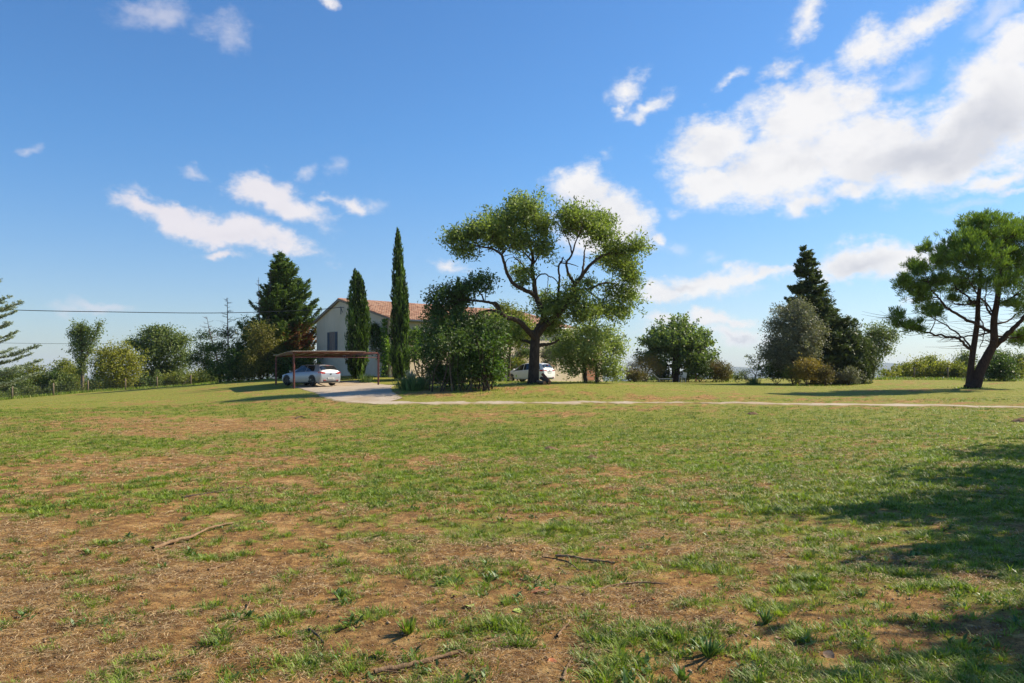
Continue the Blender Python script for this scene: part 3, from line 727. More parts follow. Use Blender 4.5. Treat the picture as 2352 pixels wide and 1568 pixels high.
Fq = [(i*nv_+j, (i+1)*nv_+j, (i+1)*nv_+j+1, i*nv_+j+1) for i in range(nu-1) for j in range(nv_-1)]
o = mesh('roof_sheet', V, Fq, M_corr, cp, True); md = o.modifiers.new('solid', 'SOLIDIFY'); md.thickness = .012

# ------------------------------------------------------------------ cars
def paint(name, c, metal=.0):
    m, t = mat(name); g = t.add('ShaderNodeTexCoord').outputs['Object']; n = t.noise(g, 3, 4, .6)
    pbr(t, t.mix(t.ramp(n, .4, .8), c, tuple(x*.88 for x in c)), .34, metal, spec=.5, coat=.35); return m
M_tyre = simple('tyre', (.018, .018, .018), .8); M_blk = simple('black_trim', (.02, .02, .022), .5)
M_cglass, tt = mat('car_glass'); pbr(tt, (.012, .016, .02), .05, 0, spec=.9)
M_red, tt = mat('tail_lamp'); pbr(tt, (.42, .012, .015), .15, 0, spec=.8, coat=1)
M_plate = simple('plate_white', (.62, .62, .6), .5, 0, .02); M_alloy = simple('alloy', (.55, .55, .56), .3, .8, .05)
M_lamp, tt = mat('head_lamp'); pbr(tt, (.75, .77, .8), .08, 0, spec=.9)
def text(name, body, size, loc, rot, material, parent):
    cu = bpy.data.curves.new(name, 'FONT'); cu.body = body; cu.size = size; cu.align_x = 'CENTER'; cu.align_y = 'CENTER'; cu.extrude = .002
    o = bpy.data.objects.new(name, cu); COL.objects.link(o); dg_ = bpy.context.evaluated_depsgraph_get()
    me = bpy.data.meshes.new_from_object(o.evaluated_get(dg_)); bpy.data.objects.remove(o)
    me.materials.clear(); me.materials.append(material); q = bpy.data.objects.new(name, me); COL.objects.link(q); q.parent = parent; q.location = loc; q.rotation_euler = rot
    return q
def make_car(name, label, loc, heading, scale, kind, body_m, rim_m, group=None):
    """local +x is forward; length about 4.3 m"""
    car = empty(name, loc, math.atan2(heading[1], heading[0])); tag(car, label, 'car', group); car.scale = (scale,)*3
    if kind == 'hatch':   # x, sill half width, belt z, shoulder half width, roof z, roof half width
        ST = [(-2.16,.72,.62,.76,.66,.62),(-2.14,.81,.82,.84,.90,.68),(-2.07,.85,.95,.875,1.04,.66),(-2.00,.86,.97,.885,1.10,.63),(-1.80,.87,.97,.89,1.355,.57),(-1.66,.87,.965,.89,1.405,.56),
              (-.9,.88,.93,.885,1.42,.58),(-.2,.88,.91,.885,1.425,.59),(.15,.88,.90,.885,1.40,.57),(.60,.88,.88,.885,1.18,.64),(.98,.88,.865,.88,.955,.74),(1.4,.87,.82,.87,.90,.70),(1.85,.83,.74,.83,.80,.60),(2.08,.74,.62,.74,.68,.5),(2.17,.60,.48,.60,.50,.4)]
        wr, wf, wrad = -1.30, 1.39, .34
    else:
        ST = [(-2.18,.70,.62,.72,.66,.58),(-2.15,.80,.90,.83,1.0,.66),(-2.08,.84,1.02,.87,1.14,.64),(-1.98,.86,1.06,.88,1.30,.60),(-1.82,.87,1.06,.88,1.50,.55),(-1.65,.87,1.05,.88,1.57,.55),
              (-1.0,.88,1.02,.885,1.62,.57),(-.2,.88,.98,.885,1.62,.58),(.30,.88,.95,.885,1.54,.57),(.95,.88,.91,.885,1.24,.64),(1.40,.87,.88,.87,.99,.72),(1.70,.85,.84,.85,.91,.66),(1.98,.80,.72,.80,.78,.56),(2.15,.70,.58,.70,.62,.46),(2.2,.6,.46,.6,.5,.4)]
        wr, wf, wrad = -1.30, 1.35, .325
    ST = np.array(ST); n = 90; xs = np.linspace(ST[0,0], ST[-1,0], n)
    xs = np.unique(np.concatenate([xs, ST[:, 0], np.linspace(-2.18, -1.4, 40).clip(ST[0,0])]))
    I = lambda x, k: np.interp(x, ST[:, 0], ST[:, k])
    def prof(x):
        ws, zb, wb, zr, wr_ = [float(I(x, k)) for k in range(1, 6)]; zs = .20+.10*max(0, (abs(x)-1.9)/.3)
        return [(0, zs), (ws*.9, zs), (ws, zs+.06), (ws+.02, zs+.2), (wb+.005, zs+(zb-zs)*.6), (wb, zb-.05), (wb-.03, zb), (wb-.03+(wr_-wb+.03)*.5, zb+(zr-zb)*.52), (wr_+.02, zr-.03), (wr_-.05, zr), (wr_*.5, zr+.02), (0, zr+.028)]
    def S(x, v):
        p = prof(x); i = min(int(v), len(p)-2); f_ = v-i; return (p[i][0]*(1-f_)+p[i+1][0]*f_, p[i][1]*(1-f_)+p[i+1][1]*f_)
    NP = 12; V = []; Fb = []
    for x in xs:
        p = prof(x); V += [(x, y, z) for y, z in p]+[(x, -y, z) for y, z in p[-2:0:-1]]
    k = 2*NP-2
    for i in range(len(xs)-1):
        for j in range(k): Fb.append((i*k+j, i*k+(j+1) % k, (i+1)*k+(j+1) % k, (i+1)*k+j))
    Fb.append(tuple(range(k))[::-1]); Fb.append(tuple((len(xs)-1)*k+j for j in range(k)))
    body = mesh('body', V, Fb, body_m, car, True)
    md = body.modifiers.new('split', 'EDGE_SPLIT'); md.split_angle = R(40)
    def patch(nm, fn, nu, nv, material, parent, off):
        """fn(u,v)->(x,y,z) on body; pushed outwards"""
        G = np.array([[fn(u, v) for v in np.linspace(0, 1, nv)] for u in np.linspace(0, 1, nu)], float)
        cen = np.array([0, 0, .75]); du_ = np.gradient(G, axis=0); dv_ = np.gradient(G, axis=1); N = np.cross(du_, dv_); N /= np.linalg.norm(N, axis=-1)[..., None]+1e-9
        sg = np.sign((N*(G-np.array([G[..., 0].mean()*.5, 0, .6]))).sum(-1)); N *= np.where(sg == 0, 1, sg)[..., None]
        G2 = (G+N*off).reshape(-1, 3)
        fs = [(i*nv+j, (i+1)*nv+j, (i+1)*nv+j+1, i*nv+j+1) for i in range(nu-1) for j in range(nv-1)]
        return mesh(nm, G2, fs, material, parent, True)
    def side(sg, x0, x1, v0, v1, taper0=0, taper1=0):
        def fn(u, v):
            x = (x0+taper0*v)*(1-u)+(x1-taper1*v)*u; y, z = S(x, v0+(v1-v0)*v); return (x, sg*y, z)
        return fn
    win = [(-1.50,-.62,.22,.0),(-.56,.70,0,.50)] if kind == 'hatch' else [(-1.72,-.92,.22,0),(-.86,.02,0,0),(.08,1.12,0,.70)]
    for sg in (-1, 1):
        for (x0, x1, t0, t1) in win: patch('side_window', side(sg, x0, x1, 6.15, 7.9, t0, t1), 10, 5, M_cglass, body, .006)
    # rear window and windscreen across the top
    def across(x0, x1, wfrac):
        def fn(u, v):
            x = x0*(1-u)+x1*u; s_ = (v-.5)*2*wfrac; vv = 11-abs(s_)*4.0; y, z = S(x, vv); return (x, math.copysign(y, s_), z)
        return fn
    if kind == 'hatch': rx0, rx1, fx0, fx1 = -2.02, -1.81, .90, .24
    else: rx0, rx1, fx0, fx1 = -2.05, -1.82, 1.28, .40
    patch('rear_window', across(rx0, rx1, .86), 8, 13, M_cglass, body, .008)
    patch('windscreen', across(fx0, fx1, .86), 8, 13, M_cglass, body, .008)
    # lamps wrap round the corners: solid lens blocks let into the tail
    zt = .88 if kind == 'hatch' else .97
    for sg in (-1, 1):
        mb = MB(); yo = float(I(-2.05, 3))
        pts = [(-1.72, yo+.012), (-2.04, yo+.008), (-2.135, yo-.06), (-2.172, yo-.42), (-2.05, yo-.42), (-1.9, yo-.15)]
        hs_ = [.055, .08, .085, .045, .045, .05]
        vs = [(x, sg*y, zt-h_) for (x, y), h_ in zip(pts, hs_)]+[(x, sg*y, zt+h_) for (x, y), h_ in zip(pts, hs_)]
        m_ = len(pts); fs = [(i, (i+1) % m_, m_+(i+1) % m_, m_+i) for i in range(m_)]+[tuple(range(m_)), tuple(range(m_, 2*m_))]
        mb.add(vs, fs); mb.build('tail_lamp', M_red, body)
        mb = MB(); yo = float(I(1.95, 3)); zz_ = .64 if kind == 'hatch' else .78
        mb.add([(1.62, sg*(yo+.02), zz_+.05), (1.98, sg*(yo+.0), zz_), (2.12, sg*(yo-.25), zz_-.03), (1.62, sg*(yo+.02), zz_+.15), (1.98, sg*(yo-.02), zz_+.10), (2.10, sg*(yo-.25), zz_+.06), (1.8, sg*(yo-.3), zz_), (1.8, sg*(yo-.3), zz_+.1)],
               [(0,1,4,3),(1,2,5,4),(2,6,7,5),(3,4,5,7)]); mb.build('headlamp', M_lamp, body)
        # mirror
        mb = MB(); mx = .78 if kind == 'hatch' else .95; mz = .98 if kind == 'hatch' else 1.06
        mb.box((mx, sg*.98, mz), (.10, .20, .13)); mb.bar((mx+.02, sg*.84, mz-.05), (mx+.02, sg*.92, mz-.04), .04); mb.build('mirror', body_m, body, bevel=.02)
        for hx_ in ([.15] if kind == 'hatch' else [.1, -.8]): mb = MB(); mb.box((hx_, sg*.892, .80 if kind == 'hatch' else .86), (.18, .02, .03)); mb.build('door_handle', body_m, body)
    # bumper lower trim, plate, badge, aerial
    mb = MB(); mb.box((-2.10, 0, .33), (.16, 1.30, .17)); mb.box((-2.04, .66, .35), (.14, .22, .13)); mb.box((-2.04, -.66, .35), (.14, .22, .13)); mb.build('bumper_trim', M_blk, body, bevel=.03)
    for sg in (-1, 1): mb = MB(); mb.box((-2.165 if kind=='hatch' else -2.19, sg*.52, .40), (.03, .20, .05)); mb.build('reflector', M_red, body)
    zp = .52 if kind == 'hatch' else .80
    mb = MB(); mb.box((-2.185 if kind == 'hatch' else -2.19, 0, zp), (.02, .52, .11)); pl = mb.build('number_plate', M_plate, body)
    if kind == 'hatch': text('plate_text', 'EX-907-EN', .085, (-2.197, 0, zp), (R(90), 0, R(-90)), M_blk, pl)
    mb = MB(); zb_ = .80 if kind == 'hatch' else .97; mb.cyl((-2.165, 0, zb_), (-2.19, 0, zb_), .048, n=20); mb.build('badge', M_blk if kind == 'hatch' else M_alloy, body)
    if kind != 'hatch': mb = MB(); mb.box((-2.185, 0, zb_-.075), (.03, .6, .035)); mb.build('tailgate_strip', M_alloy, body)
    mb = MB(); zr = float(I(-1.5, 4)); mb.add([(-1.52,-.02,zr+.02),(-1.36,-.02,zr+.03),(-1.36,.02,zr+.03),(-1.52,.02,zr+.02),(-1.50,0,zr+.09)], [(0,1,4),(1,2,4),(2,3,4),(3,0,4)]); mb.build('aerial', body_m, body)
    mb = MB(); mb.box((-1.80 if kind=='hatch' else -1.93, 0, zr-.045 if kind=='hatch' else zr-.13), (.10, .26, .025)); mb.build('brake_lamp', M_red, body)
    # wheels
    for wx in (wr, wf):
        for sg in (-1, 1):
            mb = MB(); n_ = 28; arch = [(wx, sg*.893, wrad+.0)]
            vs = []; 
            for i in range(n_+1):
                a_ = math.pi*(i/n_)*1.24-.12*math.pi; vs.append((wx+math.cos(a_)*(wrad+.055), sg*.895, wrad+.02+math.sin(a_)*(wrad+.055)))
            vs.append((wx, sg*.895, wrad-.1)); mb.add(vs, [(i, i+1, n_+1) for i in range(n_)]); mb.build('wheel_arch', M_blk, body)
            wh = MB(); prof_ = [(.20,.70),(.29,.70),(.325,.735),(.325,.87),(.30,.905),(.235,.91),(.225,.88)]; NS = 28
            vs = [(wx+math.cos(2*math.pi*i/NS)*r_, sg*y_, wrad+math.sin(2*math.pi*i/NS)*r_) for i in range(NS) for r_, y_ in prof_]
            m_ = len(prof_); wh.add(vs, [(i*m_+j, ((i+1) % NS)*m_+j, ((i+1) % NS)*m_+j+1, i*m_+j+1) for i in range(NS) for j in range(m_-1)])
            W_ = wh.build('wheel', M_tyre, car, True)
            rm = MB(); rm.cyl((wx, sg*.86, wrad), (wx, sg*.875, wrad), .10, n=14); 
            for q in range(10):
                a_ = 2*math.pi*q/10; rm.bar((wx+math.cos(a_)*.06, sg*.885, wrad+math.sin(a_)*.06), (wx+math.cos(a_)*.225, sg*.893, wrad+math.sin(a_)*.225), .035, .02)
            rm.cyl((wx, sg*.80, wrad), (wx, sg*.81, wrad), .235, n=24); rm.build('rim', rim_m, W_)
    return car
M_silver = paint('silver_paint', (.36, .37, .39), .35); M_white = paint('white_paint', (.80, .80, .79)); M_grey = paint('pale_silver_paint', (.55, .58, .6), .3)
M_blkrim = simple('black_rim', (.03, .03, .032), .35, .4)
hd = Vector((-.79, .61)); cc = Vector(((718.6-1176)*54.3/F, 54.3))
# centre of the car from its near rear wheel
side_r = Vector((hd.y, -hd.x)); left_v = Vector((-hd.y, hd.x))
ctr = cc+hd*1.30-left_v*.80
make_car('parked_car', 'silver three door hatchback parked under the maroon carport', (ctr.x, ctr.y, g1(ctr.x, ctr.y)+.05), hd, 1.0, 'hatch', M_silver, M_blkrim)
hd2 = Vector((-.80, .60)); c2 = Vector((1.48, 70.3))
make_car('parked_car', 'white people carrier parked behind the trunk of the big tree', (c2.x, c2.y, g1(c2.x, c2.y)+.04), hd2, .98, 'mpv', M_white, M_alloy)
hd3 = Vector((-.92, .39)); c3 = Vector((-3.6, 64.3))
make_car('parked_car', 'pale silver car mostly hidden behind the dark laurel thicket', (c3.x, c3.y, g1(c3.x, c3.y)+.04), hd3, .95, 'mpv', M_grey, M_alloy)
#@@TREES
# ------------------------------------------------------------------ the big tree
D0 = 45.5
def LP(pts, d=D0, z0=0.0, z1=0.0):
    n = len(pts); return [tuple(P3(px, py, d+z0+(z1-z0)*i/(n-1))) for i, (px, py) in enumerate(pts)]
def tree_root(name, label, cat, px, d, group=None):
    r = empty(name, tuple(base(px, d))); tag(r, label, cat, group); return r
bt = tree_root('broad_tree', 'huge spreading tree with a dark forked trunk and open rounded crown before the house', 'tree', 1226, D0)
sk = Skel(M_bark_dark)
sk.limb(LP([(1224,886),(1225,872),(1227,830),(1229,785),(1231,758)]), .34, .24, 14)
sk.limb(LP([(1215,888),(1220,876),(1225,850)], D0-.2), .26, .17, 8); sk.limb(LP([(1240,889),(1231,872),(1229,845)], D0-.1), .24, .12, 8)
def lseg(pts, z0, z1, r0, r1, k=8):
    tb = Tubes(); P = sk.limb(LP(pts, D0, z0, z1), r0*.8, r1*.8, k, tb, wob=.010)
    o = tb.build('limb', M_bark_dark, bt); loc = np.array(bt.location); o.data.vertices.foreach_set('co', (np.vstack(tb.V)-loc).astype(np.float32).ravel()); return o
lseg([(1231,764),(1240,748),(1250,733),(1243,708),(1231,680),(1227,650),(1222,618),(1224,593),(1216,560),(1208,520)], 0, -.6, .27, .07)
lseg([(1231,682),(1220,672),(1205,666),(1182,653),(1166,631),(1158,602),(1150,583),(1128,570),(1105,567),(1080,560)], -.2, -2.2, .17, .04)
lseg([(1224,640),(1217,631),(1198,605),(1185,594),(1179,588)], -.3, 1.2, .08, .03)
lseg([(1222,612),(1235,590),(1245,565),(1250,545)], -.4, -1.6, .07, .03); lseg([(1222,600),(1200,575),(1180,555),(1165,535)], -.5, 1.4, .07, .03)
lseg([(1229,776),(1211,757),(1195,740),(1179,732),(1163,729),(1150,717),(1141,698),(1128,695),(1109,692),(1086,690),(1062,688)], -.2, -3.2, .21, .05)
lseg([(1150,717),(1128,713),(1102,717),(1080,733),(1062,748)], -1.8, -2.6, .09, .03); lseg([(1110,692),(1108,680),(1100,670),(1095,655)], -2.4, -2.6, .06, .025)
lseg([(1233,770),(1246,753),(1262,738),(1281,722),(1301,700),(1313,675),(1321,654),(1336,634),(1352,612),(1374,593),(1400,582),(1438,580),(1464,573)], 0, -1.5, .26, .04)
lseg([(1321,654),(1307,631),(1301,605),(1314,583),(1323,554),(1336,528)], -.5, -2.2, .11, .03); lseg([(1336,634),(1341,605),(1342,580),(1349,552)], -.6, 1.6, .09, .03)
lseg([(1314,583),(1307,554),(1294,529)], -1.2, -1.4, .06, .025); lseg([(1304,697),(1320,668),(1358,662),(1384,650),(1416,652),(1440,668)], -.5, 2.0, .10, .03)
lseg([(1352,668),(1376,690),(1392,712),(1402,735)], .6, 1.5, .06, .02)
lseg([(1276,724),(1280,700),(1283,670),(1285,637),(1283,612),(1290,599),(1294,590)], .3, .8, .11, .045); lseg([(1283,612),(1272,609)], .8, .8, .04, .02); lseg([(1285,604),(1300,604),(1318,608),(1328,612)], .8, -.2, .05, .02)
lseg([(1227,645),(1240,631),(1253,629),(1262,635),(1272,638),(1283,652)], -.3, .6, .05, .035); lseg([(1259,636),(1258,650),(1257,672)], .1, .1, .03, .015)
lseg([(1234,797),(1244,792),(1256,791),(1270,788),(1284,780)], 0, .8, .15, .07); lseg([(1224,790),(1212,784),(1198,781),(1176,778),(1156,766)], 0, 1.4, .13, .04)
Z5 = lambda x, y: (974.2+x*.3202, 413.3+y*.3202)
def B5(x, y, rx, ry, dz, deep=None):
    px, py = Z5(x, y); return PB(px, py, rx*.3202*.9, ry*.3202*.9, D0, dz, deep)
blobs = [B5(740,230,150,125,-.6,1.9),B5(600,300,150,110,.8,1.7),B5(840,330,85,110,-1.4,1.3),B5(660,170,90,70,.5,1.0),B5(480,350,140,110,-1.2,1.7),B5(340,370,110,100,-2.0,1.3),B5(220,415,100,80,-2.3,1.0),B5(300,510,85,75,-2.2,.9),B5(690,450,120,100,-1.2,1.2),
         B5(850,490,100,100,-1.5,1.1),B5(560,430,110,80,-.8,1.0),B5(1040,250,105,100,-1.8,1.3),B5(1150,290,140,95,-.8,1.8),B5(1270,310,130,100,1.0,1.3),B5(1280,410,120,90,-1.0,1.1),B5(1050,330,80,55,-1.0,.9),B5(1390,500,120,80,-1.2,1.0),
         B5(1520,480,110,80,-1.3,.9),B5(1430,600,140,100,.2,1.1),B5(1330,560,110,80,1.2,.9),B5(1490,700,90,100,1.0,1.0),B5(1450,830,110,90,1.4,1.1),B5(1400,940,110,80,1.6,1.0),B5(1270,920,130,90,.8,1.2),B5(1340,780,90,60,1.6,.6),
         B5(1070,840,120,120,-.6,1.3),B5(960,890,120,100,.5,1.2),B5(850,870,90,80,1.0,1.0),B5(1150,960,130,90,-.8,1.3),B5(900,950,110,60,-.4,.9),
         B5(680,660,65,65,.8,.7),B5(700,730,55,40,-.4,.6),B5(760,650,35,45,-.8,.4),B5(1180,740,70,45,1.0,.5),B5(560,1085,65,55,1.2,.7),B5(650,1120,75,45,.8,.7),B5(700,1050,60,45,1.4,.6),B5(900,1080,85,60,.8,.8),B5(930,1020,80,50,.2,.8),B5(620,1010,60,35,1.4,.5)]
grow(bt, sk, blobs, L_ash, 7.6, 15, .21, .20, .074, 11, twigs=.75, shell=.6, lumpy=.34, jitter=1.2)
# lower left limb's shade is put into the leaf colour; its own crown part
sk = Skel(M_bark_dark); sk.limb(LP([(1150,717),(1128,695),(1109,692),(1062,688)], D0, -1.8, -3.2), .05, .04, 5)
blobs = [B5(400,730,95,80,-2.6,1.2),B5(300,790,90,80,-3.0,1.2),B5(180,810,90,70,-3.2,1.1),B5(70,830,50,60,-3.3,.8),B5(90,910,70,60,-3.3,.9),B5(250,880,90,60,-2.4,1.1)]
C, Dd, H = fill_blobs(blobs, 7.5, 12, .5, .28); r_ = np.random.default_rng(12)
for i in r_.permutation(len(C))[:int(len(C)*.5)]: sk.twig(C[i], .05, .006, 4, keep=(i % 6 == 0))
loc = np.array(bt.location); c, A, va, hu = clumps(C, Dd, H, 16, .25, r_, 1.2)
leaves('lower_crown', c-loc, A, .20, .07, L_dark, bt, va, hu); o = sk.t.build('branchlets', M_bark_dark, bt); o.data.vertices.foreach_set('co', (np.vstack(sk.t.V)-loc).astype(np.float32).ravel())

# logs leaning on the trunk
def log_thing(name, label, a, b, r0, r1, material, group=None, kink=0.0, k=9, cat='log'):
    a, b = Vector(a), Vector(b); P = [a, a.lerp(b, .35)+Vector((0, 0, kink)), a.lerp(b, .7)-Vector((0, 0, kink*.4)), b]
    root_o = empty(name, tuple(a)); tag(root_o, label, cat, group); tb = Tubes(); Q = catmull([tuple(p-a) for p in P], 5); tb.add(Q, np.linspace(r0, r1, len(Q)), k); tb.build('wood', material, root_o)
    mb = MB(); mb.cyl(Q[0]-.01*(Q[1]-Q[0]), Q[0]+.02*(Q[1]-Q[0]), r0*1.02, n=9); mb.build('cut_end', M_stick, root_o)
    mb = MB(); mb.cyl(Q[-1]-.02*(Q[-1]-Q[-2]), Q[-1]+.01*(Q[-1]-Q[-2]), r1*1.02, n=9); mb.build('cut_end', M_stick, root_o)
    return root_o
M_redlog = barkmat('red_log', (.20, .07, .05), (.34, .15, .10))
p = base(1262, 44.4); log_thing('log', 'grey cut log leaning low against the big tree, right of the shortest one', (p.x, p.y, p.z+.1), P3(1243, 868, 45.1), .10, .095, M_bark)
p = base(1251, 44.2); log_thing('log', 'short pale log lying against the foot of the big tree', (p.x, p.y, p.z+.1), P3(1235, 876, 45.0), .095, .085, M_bark_light)
p = base(1263, 44.8); log_thing('log', 'reddish log leaning highest against the big tree trunk', (p.x, p.y, p.z+.1), P3(1246, 859, 45.2), .095, .085, M_redlog)

# ------------------------------------------------------------------ pale tree right of the big one
pt = tree_root('leafy_tree', 'pale grey green tree with drooping leaves right of the big forked tree', 'tree', 1355, 48.5)
sk = Skel(M_bark)
for px in (1345, 1372): sk.limb(LP([(px, 882), (px-2, 850), (px-6, 820), (px-4, 790)], 48.5), .14, .07, 7, wob=.02)
def B5b(x, y, rx, ry, dz, d=48.5, deep=None): px, py = Z5(x, y); return PB(px, py, rx*.3202*.92, ry*.3202*.92, d, dz, deep)
blobs = [B5b(1180,1090,130,90,-.5),B5b(1060,1150,120,110,.6),B5b(980,1230,90,90,0,deep=1.2),B5b(1320,1140,110,90,.3),B5b(1200,1210,140,110,-1.4),B5b(1390,1210,80,80,0),B5b(1340,1320,100,90,-.8),B5b(1180,1300,110,60,-.6),B5b(1040,1310,90,80,.2),B5b(1390,1400,45,45,-.6),B5b(1080,1370,50,35,0),B5b(1310,1380,55,45,-.5)]
grow(pt, sk, blobs, L_ashpale, 8, 16, .23, .21, .075, 13, twigs=.3, shell=.5, jitter=1.1, feather=.05)

# dark thicket with bare canes in front of the house
th = tree_root('laurel_thicket', 'dark dense thicket with pale bare canes between the gravel drive and the big tree', 'shrub', 1065, 41)
sk = Skel(M_bark_dark); r_ = np.random.default_rng(5); canes = Tubes()
for k in range(34):
    px = r_.uniform(985, 1135); dz = r_.uniform(-2.2, 2.2); b0 = base(px, 41+dz); top = P3(px+r_.normal()*16, r_.uniform(770, 835), 41+dz+r_.normal()*.5)
    sk.limb([tuple(b0-Vector((0,0,.1))), tuple(b0.lerp(top, .5)+Vector((r_.normal()*.15, 0, 0))), tuple(top)], r_.uniform(.02, .05), .012, 5, canes if k % 3 == 0 else None)
d_ = 41
blobs = [PB(1070,745,55,32,d_,.5,1.5),PB(1010,765,48,36,d_,0,1.4),PB(1125,765,42,38,d_,0,1.4),PB(1060,800,75,45,d_,-1.2,1.6),PB(1125,815,45,38,d_,-.8,1.4),PB(995,805,40,36,d_,.3,1.3),PB(1085,850,62,26,d_,-1.0,1.5),PB(1020,858,60,26,d_,.2,1.5),PB(1010,725,40,28,d_,1.2,1.3)]
grow(th, sk, blobs, L_dark, 7, 16, .20, .17, .07, 15, twigs=.3, shell=.6, jitter=1.1)
o = canes.build('cane', M_bark_light, th); o.data.vertices.foreach_set('co', (np.vstack(canes.V)-np.array(th.location)).astype(np.float32).ravel())
th2 = tree_root('laurel_shrub', 'brighter broad leaved shrub rising on the right edge of the dark thicket', 'shrub', 1118, 39.8)
sk = Skel(M_bark); 
for k in range(9):
    b0 = base(1118+r_.normal()*8, 39.8+r_.normal()*.4); sk.limb([tuple(b0), tuple(b0+Vector((r_.normal()*.3, r_.normal()*.3, 1.0))), tuple(b0+Vector((r_.normal()*.7, r_.normal()*.5, 2.0)))], .03, .012, 5)
blobs = [PB(1112,830,40,34,39.8,0,.9),PB(1135,845,26,26,39.8,0,.8),PB(1090,815,28,28,39.8,0,.8),PB(1120,790,34,30,39.8,.3,.9)]
grow(th2, sk, blobs, L_laurel, 8, 13, .2, .19, .10, 16, twigs=.3)
# loose shrub with arching stems left of the thicket
ls = tree_root('arching_shrub', 'sparse shrub with arching dark stems against the sunlit wall', 'shrub', 975, 46)
sk = Skel(M_bark_dark)
for q in ([(975,878),(955,850),(953,815),(965,795)],[(978,878),(985,850),(1000,815),(990,780)],[(976,878),(970,850),(975,820),(985,800)],[(975,878),(960,860),(945,815),(935,805)]): sk.limb(LP(q, 46, 0, r_.normal()*.6), .04, .012, 5)
blobs = [PB(968,792,18,20,46,0,.5),PB(988,815,22,26,46,.3,.6),PB(948,806,14,8,46,0,.3),PB(988,785,20,22,46,0,.6)]
grow(ls, sk, blobs, L_laurel, 3.6, 9, .22, .15, .08, 17, twigs=.8, jitter=1.3)

# ------------------------------------------------------------------ cypresses
def cypress(name, label, lobes, d, seed, tone=1.0, group='tall cypresses in front of the house', pxb=None, tail=None):
    """lobes: list of outlines [(py, centre px, half width px)...] top to bottom"""
    root = tree_root(name, label, 'tree', pxb, d, group); r = np.random.default_rng(seed); loc = np.array(root.location)
    Cs, As, Vs, Hs = [], [], [], []
    for lo in lobes:
        lo = np.array(lo, float); q = np.linspace(0, 1, 400); py = np.interp(q, [0, 1], [lo[0,0], lo[-1,0]])
        cx = np.interp(py, lo[:, 0], lo[:, 1]); hw = np.interp(py, lo[:, 0], lo[:, 2]); s = d/F
        n = int(np.trapz(hw, py)*s*s*2*3.14*160)
        wgt = np.cumsum(hw+.5); wgt /= wgt[-1]; i = np.searchsorted(wgt, r.uniform(0, 1, n)).clip(0, 399)
        a = r.uniform(0, 2*np.pi, n)
        zz = EYE+(HZ-py[i])*s
        fur = 1+.20*np.sin(a*5+zz*1.1+seed)*np.sin(zz*2.3+a*2)+.22*(vnoise(a*3.2, zz*1.5, seed)-.5)*2+.12*(vnoise(a*8, zz*5, seed+3)-.5)*2
        rr = hw[i]*s*fur*r.uniform(.62, 1.03, n)
        Cs.append(np.stack([(cx[i]-1176)*s+rr*np.cos(a), d+rr*np.sin(a), zz], -1))
        A = np.stack([np.cos(a)*.28, np.sin(a)*.28, np.ones(n)], -1)+r.normal(size=(n, 3))*.22
        As.append(A/np.linalg.norm(A, axis=1)[:, None]); Vs.append(np.clip(1.7*(vnoise(a*6, zz*1.4, seed+9)-.32)+.3*(r.uniform(0, 1, n)-.5), 0, 1)); Hs.append(r.uniform(0, 1, n)*.6+.4*vnoise(a*2, zz*.8, seed+5))
    C = np.vstack(Cs); n = len(C)
    leaves('crown', C-loc, np.vstack(As), .30*r.uniform(.6, 1.4, n), .085, L_cyp, root, np.concatenate(Vs), np.concatenate(Hs))
    sk = Skel(M_bark); b0 = Vector((0, 0, -.1)); lo = lobes[0]; top = P3(lo[1][1], lo[1][0], d)-root.location
    tb = Tubes(); tb.add(catmull([tuple(b0), tuple(b0.lerp(top, .5)), tuple(top)], 6), np.linspace(.16, .03, 13), 7); tb.build('trunk', M_bark, root)
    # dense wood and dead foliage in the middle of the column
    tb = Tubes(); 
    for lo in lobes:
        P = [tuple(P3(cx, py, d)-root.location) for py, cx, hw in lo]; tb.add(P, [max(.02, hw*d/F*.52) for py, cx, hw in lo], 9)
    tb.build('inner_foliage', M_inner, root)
    return root
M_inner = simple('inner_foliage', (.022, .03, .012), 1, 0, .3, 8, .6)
cypress('cypress', 'double topped dark cypress standing before the gable wall', [[(617,815,1),(635,816,7),(680,818,16),(740,820,22),(790,821,24),(830,820,23),(855,821,17),(868,822,10)],[(625,823,1),(645,827,8),(700,832,13),(760,834,14),(820,833,12),(850,830,8)]], 63, 1, pxb=822)
cypress('cypress', 'tallest slender cypress at the corner of the house', [[(524,913,1),(545,914,6),(600,915,12),(680,917,17),(760,918,20),(810,918,22),(845,919,20),(868,919,12)],[(640,925,2),(680,931,6),(760,932,8),(820,932,7),(850,930,3)]], 62, 2, pxb=919)
cypress('cypress', 'cypress half hidden behind the left limb of the big tree', [[(637,1052,1),(655,1052,7),(700,1051,13),(760,1050,16),(830,1050,18),(866,1050,12)]], 64.5, 3, pxb=1050)
